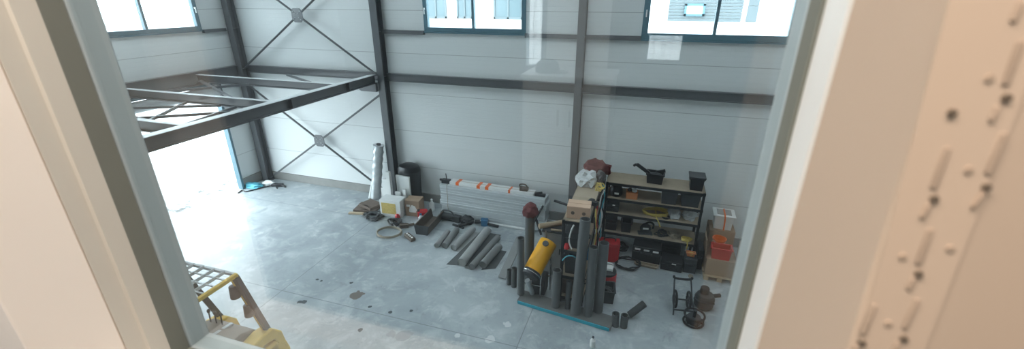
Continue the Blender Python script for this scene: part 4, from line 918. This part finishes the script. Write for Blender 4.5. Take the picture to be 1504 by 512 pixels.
# narrow shelving: contents
def onA(x, y, l): return (AX+x, AY+y, AL[l])
t = carton('carton', 'cardlight', 'small brown carton with two round holes on the narrow shelving top', (-0.955, 6.82, AL[3]), R(4), 0.40, 0.30, 0.22, True)
bm = B()
for sx in (-1, 1): cyl(bm, (sx*0.095, -0.154, 0.11), (sx*0.095, -0.145, 0.11), 0.032, seg=18)
obj('hole', bm, 'browncard', t)
bm = B(); cyl(bm, (0, 0, 0.035), (-0.34, 0.10, 0.05), 0.024, seg=12); cyl(bm, (0.02, 0, 0.035), (-0.02, 0.0, 0.035), 0.035); solo('rod_tool', bm, 'black', 'black rod sticking out left behind the brown carton on the narrow shelving', 'tool', (-1.13, 7.06, AL[3]))
bm = B(); box(bm, (0, 0, 0.05), (0.09, 0.30, 0.10)); box(bm, (0.06, 0.06, 0.05), (0.16, 0.08, 0.08)); cyl(bm, (0, -0.13, 0.07), (0.02, -0.2, 0.11), 0.03); solo('cordless_driver', bm, 'black', 'black power tool lying behind the brown carton on the narrow shelving', 'tool', (-0.84, 7.24, AL[3]), R(-20), bevel=0.012)
bm = B(); blob(bm, (0, 0, 0), (0.42, 0.46, 0.30), 15, 0.22); solo('work_bag', bm, 'clearbag', 'white plastic bag slumped on the narrow shelving top near the wall', 'bag', (-1.04, 8.22, AL[3]))
bm = B(); blob(bm, (0, 0, 0), (0.55, 0.30, 0.34), 22, 0.28); solo('cloth_bundle', bm, 'maroon', 'maroon cloth bundle at the wall end of the narrow shelving top', 'cloth', (-0.92, 8.86, AL[3]))
tangle('cord_bundle', 'yellowcable', 'yellow cord bundle looped at the right of the white bag', (-0.76, 8.10, AL[3]), 0.22, 0.56, 0.011, 16, 41, cat='cord')
bm = B(); blob(bm, (0, 0, 0), (0.22, 0.34, 0.2), 31, 0.2); solo('dark_bag', bm, 'dark', 'dark bag lying beside the white bag on the narrow shelving top', 'bag', (-0.80, 8.52, AL[3]))
cl = ['black', 'dark', 'red', 'blue', 'black', 'white', 'dark', 'seat']
nm = ('near end', 'second from the near end', 'middle', 'fourth from the near end', 'wall end')
cols = (('seat', 'dark', 'black', 'red', 'dark'), ('dark', 'blue', 'black', 'white', 'black'), ('dark', 'red', 'black', 'aqua', 'black'))
hts = ((0.36, 0.30, 0.34, 0.28, 0.32), (0.38, 0.34, 0.42, 0.3, 0.36), (0.30, 0.36, 0.40, 0.42, 0.3))
cname = dict(seat='brown', dark='dark grey', black='black', red='red', blue='blue', white='white', aqua='light blue')
for l in range(3):
    for k in range(5):
        m = cols[l][k]; pos = onA(0.23, 0.25+k*0.515, l)
        lab = '%s storage box on the %s board of the narrow shelving, %s' % (cname[m], ('lowest', 'second', 'third')[l], nm[k]) if k in (0, 2) else '%s storage box on the %s narrow shelving board, %s' % (cname[m], ('lowest', 'second', 'third')[l], nm[k])
        if (k+l) % 2: crate('storage_crate', m, lab, pos, 0.36, 0.42, hts[l][k], 0, 'dark' if m != 'dark' else 'black', 'storage boxes on the narrow shelving')
        else: toolcase('storage_case', m, lab, pos, 0.34, 0.40, hts[l][k], R(90), 0, 'storage boxes on the narrow shelving', 'storage box')
# small things at the near end of the narrow shelving
bm = B(); blob(bm, (0, 0, 0), (0.11, 0.10, 0.12), 2, 0.05); solo('red_float', bm, 'red', 'small red ball-shaped float on the third board at the near shelving end', 'float', (AX+0.10, AY-0.0+0.03, AL[2]+0.0))
cord('white_lead', 'white', 'short white lead hanging from the near end of the narrow shelving', 'cable', (AX+0.17, AY-0.03, 0), [(0.04, 0.02, AL[3]-0.06), (0, -0.012, 1.55), (-0.02, -0.015, 1.36), (0.03, -0.012, 1.22)], 0.014)
cord('blue_lead', 'aqua', 'light blue lead looped across the near end of the narrow shelving', 'cable', (AX, AY-0.03, 0), [(0.05, -0.01, 0.95), (0.12, -0.015, 1.05), (0.24, -0.015, 1.08), (0.38, -0.015, 1.0)], 0.012)
# leads hanging on the right side of the narrow shelving
rd = random.Random(11)
for i, (m, nme) in enumerate((('black', 'black'), ('yellowcable', 'yellow'), ('red', 'red'), ('black', 'black'), ('white', 'white'), ('aqua', 'light blue'), ('dark', 'dark grey'))):
    y = 0.35+0.3*i; pts = []
    z1 = AL[3]-0.05
    for k in range(6): pts.append((0.012+rd.uniform(0, 0.05), y+rd.uniform(-.09, .09), z1-k*(0.22+0.03*(i % 3))))
    cord('hanging_lead', m, '%s lead hanging on the side of the narrow shelving, %s from the near end' % (nme, ('first', 'second', 'third', 'fourth', 'fifth', 'sixth', 'seventh')[i]), 'cable', (AX+AW+0.012, AY, 0), pts, 0.015, 'leads hanging on the narrow shelving')
# red tool box, red vacuum, black box between the shelvings
t = thing('red_toolbox', 'red metal toolbox in the gap between the two shelving units', 'toolbox', (P(887, 378).x+0.09, P(887, 378).y-0.02, 0), R(8))
bm = B(); box(bm, (0, 0, 0.19), (0.42, 0.26, 0.38)); obj('body', bm, 'red', t, 0.012)
bm = B(); box(bm, (0, 0, 0.42), (0.44, 0.28, 0.07)); obj('lid', bm, 'red', t, 0.012)
bm = B(); tube(bm, [(-0.12, 0, 0.45), (-0.1, 0, 0.52), (0.1, 0, 0.52), (0.12, 0, 0.45)], 0.014); obj('handle', bm, 'black', t)
t = thing('vacuum_cleaner', 'red vacuum cleaner with white top behind the standing tubes', 'vacuum cleaner', (P(889, 420).x, P(889, 420).y+0.12, 0))
bm = B(); lathe(bm, [(0.17, 0.04), (0.19, 0.06), (0.19, 0.24), (0.17, 0.26)], 26); obj('drum', bm, 'red', t)
bm = B(); lathe(bm, [(0.185, 0.26), (0.18, 0.30), (0.12, 0.35), (0.03, 0.36)], 26); h_ = obj('head', bm, 'black', t)
bm = B(); box(bm, (0.02, -0.02, 0.37), (0.18, 0.14, 0.06)); tube(bm, [(-0.1, 0.05, 0.34), (-0.08, 0.05, 0.43), (0.08, 0.05, 0.43), (0.1, 0.05, 0.34)], 0.016); obj('cover', bm, 'sticker', h_, 0.01)
bm = B()
for k in range(4):
    a = k*math.pi/2+0.6; cyl(bm, (0.16*math.cos(a)-0.02, 0.16*math.sin(a), 0.03), (0.16*math.cos(a)+0.02, 0.16*math.sin(a), 0.03), 0.03, seg=12)
obj('caster', bm, 'black', t)
crate('storage_crate', 'dark', 'dark grey box on the floor behind the right-hand standing tube', (P(888, 444).x, P(888, 444).y+0.12, 0), 0.34, 0.36, 0.28, R(8), 'black')
c = P(921, 389); coil('black_hose', 'rubber', 'black cable coil on the floor between the shelving units', 'cable', (c.x, c.y, 0), 0.24, 3.3, 0.014, 1.0, 0.9, 0.16, 17, [(-0.3, 0.2, 0.02), (-0.2, 0.42, 0.02)])
c = P(912, 362); tangle('cable_tangle', 'black', 'black cable tangle at the left foot of the wall shelving', (c.x, c.y-0.05, 0), 0.36, 0.4, 0.022, 18, 51)

# ------------------------------------------------------------------ pallet corner
pc = P(1057, 414); px0 = 1.44
pl = thing('pallet', 'wooden pallet under the large brown carton at the right', 'pallet', (1.47, 8.14, 0), R(-1))
for k in range(5):
    bm = B(); box(bm, (0.28, 0.05+k*0.165, 0.105), (0.64, 0.12, 0.022)); obj('deck_board', bm, 'wood', pl)
for x in (0.03, 0.28, 0.53):
    bm = B(); box(bm, (x, 0.38, 0.047), (0.09, 0.76, 0.094)); obj('runner', bm, 'wood', pl)
PZ = 0.116
t = carton('large_carton', 'card', 'large open brown carton standing on the pallet', (1.73, 8.44, PZ), R(-1), 0.54, 0.54, 0.36, False)
bm = B(); box(bm, (0, 0, 0.361), (0.55, 0.53, 0.006)); obj('top', bm, 'card', t)
bm = B(); box(bm, (-0.29, 0.05, 0.50), (0.014, 0.40, 0.40), (0, R(-6), 0)); obj('raised_flap', bm, 'card', t)
t = crate('red_crate', 'red', 'bright red plastic crate on the front of the large brown carton', (1.70, 8.30, PZ+0.365), 0.40, 0.26, 0.25, R(-2), None)
ob = thing('orange_bucket', 'orange bucket standing behind the red crate', 'bucket', (1.68, 8.57, PZ+0.365))
bm = B(); lathe(bm, [(0.10, 0), (0.125, 0.27), (0.135, 0.272), (0.135, 0.285), (0.118, 0.285), (0.094, 0.012)], 26); obj('pail', bm, 'orange', ob)
bm = B(); tube(bm, [(0.13*math.cos(a), -0.13*math.sin(a)*0.9, 0.27-0.05*math.sin(a)) for a in [math.pi*i/8 for i in range(9)]], 0.006, 6); obj('bail', bm, 'chrome', ob)
r = carton('carton', 'card', 'plain brown carton on the floor behind the pallet', (1.78, 9.16, 0), 0, 0.50, 0.46, 0.74, True)
wt = thing('white_tub', 'white plastic tub with an orange strap, highest behind the orange bucket', 'tub', (1.78, 9.16, 0.748), R(-2))
bm = B(); tray(bm, (0, 0, 0), 0.36, 0.34, 0.30, 0.012, 0.92, 0.02); obj('tub', bm, 'white', wt)
bm = B(); box(bm, (0, 0, 0.318), (0.43, 0.41, 0.025)); l_ = obj('lid', bm, 'white', wt, 0.008)
bm = B(); box(bm, (0, 0, 0.335), (0.28, 0.26, 0.012)); obj('recess', bm, 'pvclight', l_, 0.004)
bm = B(); tube(bm, [(0.02, -0.225, 0.02), (0.01, -0.225, 0.25), (0.0, -0.215, 0.345), (0.0, -0.02, 0.352), (0, 0.1, 0.352)], 0.016, 6); obj('strap', bm, 'orange', wt)
r = carton('carton', 'card', 'brown carton at the far right beside the pallet, with torn top', (2.30, 8.62, 0), R(-4), 0.40, 0.44, 0.62, True)
bm = B(); blob(bm, (0, 0, 0.62), (0.28, 0.3, 0.07), 6, 0.3); obj('paper_filling', bm, 'wood', r)

# ------------------------------------------------------------------ wheeled reel stand on the open floor
c = P(1003, 462)
rs = thing('reel_trolley', 'small black wheeled tubular trolley standing alone on the open floor', 'trolley', (c.x, c.y, 0), R(8))
def wheel(bm, cx, cy, rr, ww, ax):
    m_ = Matrix.Translation((cx, cy, rr)) @ Matrix.Rotation(R(90), 4, ax)
    lathe(bm, [(rr*0.78, -ww/2), (rr*0.95, -ww/2), (rr, -ww/4), (rr, ww/4), (rr*0.95, ww/2), (rr*0.78, ww/2), (rr*0.74, 0)], 26, m_)
for x, l in ((-0.12, 0), (0.12, 1)):
    bm = B(); m_ = Matrix.Translation((x, 0.22, 0.17)) @ Matrix.Rotation(R(90), 4, 'Y')
    tube(bm, [m_ @ Vector((0.15*math.cos(a), 0.15*math.sin(a), 0)) for a in [2*math.pi*i/18 for i in range(18)]], 0.020, 8, True, 2)
    w_ = obj('wheel', bm, 'rubber', rs)
    bm = B()
    for k in range(3):
        a = k*math.pi/3; bar(bm, m_ @ Vector((0.15*math.cos(a), 0.15*math.sin(a), 0)), m_ @ Vector((-0.15*math.cos(a), -0.15*math.sin(a), 0)), 0.012, 0.012)
    cyl(bm, (x-0.03, 0.22, 0.17), (x+0.03, 0.22, 0.17), 0.025); obj('spoke', bm, 'dark', w_)
bm = B(); tube(bm, [(-0.18, -0.05, 0.02), (-0.18, -0.02, 0.12), (-0.16, 0.15, 0.20), (-0.15, 0.34, 0.42), (-0.14, 0.40, 0.50)], 0.014); tube(bm, [(0.18, -0.05, 0.10), (0.16, 0.15, 0.20), (0.15, 0.34, 0.42), (0.14, 0.40, 0.50)], 0.014)
tube(bm, [(-0.20, -0.04, 0.13), (0.18, -0.04, 0.13)], 0.016); cyl(bm, (-0.14, 0.22, 0.17), (0.14, 0.22, 0.17), 0.014, seg=10); obj('frame', bm, 'dark', rs)
bm = B(); tube(bm, [(-0.16, 0.40, 0.54), (-0.14, 0.40, 0.50), (0.0, 0.41, 0.48), (0.14, 0.40, 0.50), (0.16, 0.40, 0.54)], 0.022); obj('handle', bm, 'rubber', rs)
c = P(1022, 452)
r = thing('motor_unit', 'black round motor unit standing right of the small tubular trolley', 'machine', (c.x+0.13, c.y+0.10, 0))
bm = B(); lathe(bm, [(0.13, 0), (0.17, 0.05), (0.175, 0.20), (0.14, 0.27), (0.06, 0.29)], 24); obj('housing', bm, 'dark', r)
bm = B(); cyl(bm, (-0.02, 0.02, 0.28), (-0.02, 0.02, 0.40), 0.085, 0.075, 18); obj('filler_cap', bm, 'black', r, 0.01)
bm = B(); bar(bm, (0.08, 0, 0.24), (0.26, 0.06, 0.26), 0.05, 0.05); tube(bm, [(-0.16, -0.02, 0.2), (-0.18, -0.14, 0.22), (0.0, -0.19, 0.2), (0.15, -0.12, 0.18)], 0.016); obj('arm', bm, 'black', r)
c = P(1018, 474)
r = thing('cable_reel', 'black open-rimmed reel standing on the floor nearest the viewer, at the right', 'reel', (c.x, c.y+0.02, 0))
bm = B()
for z in (0.02, 0.17): tube(bm, [(0.165*math.cos(a), 0.165*math.sin(a), z) for a in [2*math.pi*i/18 for i in range(18)]], 0.018, 8, True, 2)
o_ = obj('rim', bm, 'rubber', r)
bm = B(); cyl(bm, (0, 0, 0.0), (0, 0, 0.26), 0.03, seg=14)
for k in range(5):
    a = k*2*math.pi/5; bar(bm, (0, 0, 0.02), (0.165*math.cos(a), 0.165*math.sin(a), 0.02), 0.03, 0.016); cyl(bm, (0.165*math.cos(a), 0.165*math.sin(a), 0.02), (0.165*math.cos(a), 0.165*math.sin(a), 0.17), 0.010, seg=8)
obj('hub', bm, 'black', r)
bm = B(); cyl(bm, (0, 0, 0.02), (0, 0, 0.13), 0.12, 0.11, 22); obj('wound_cable', bm, 'dark', r)
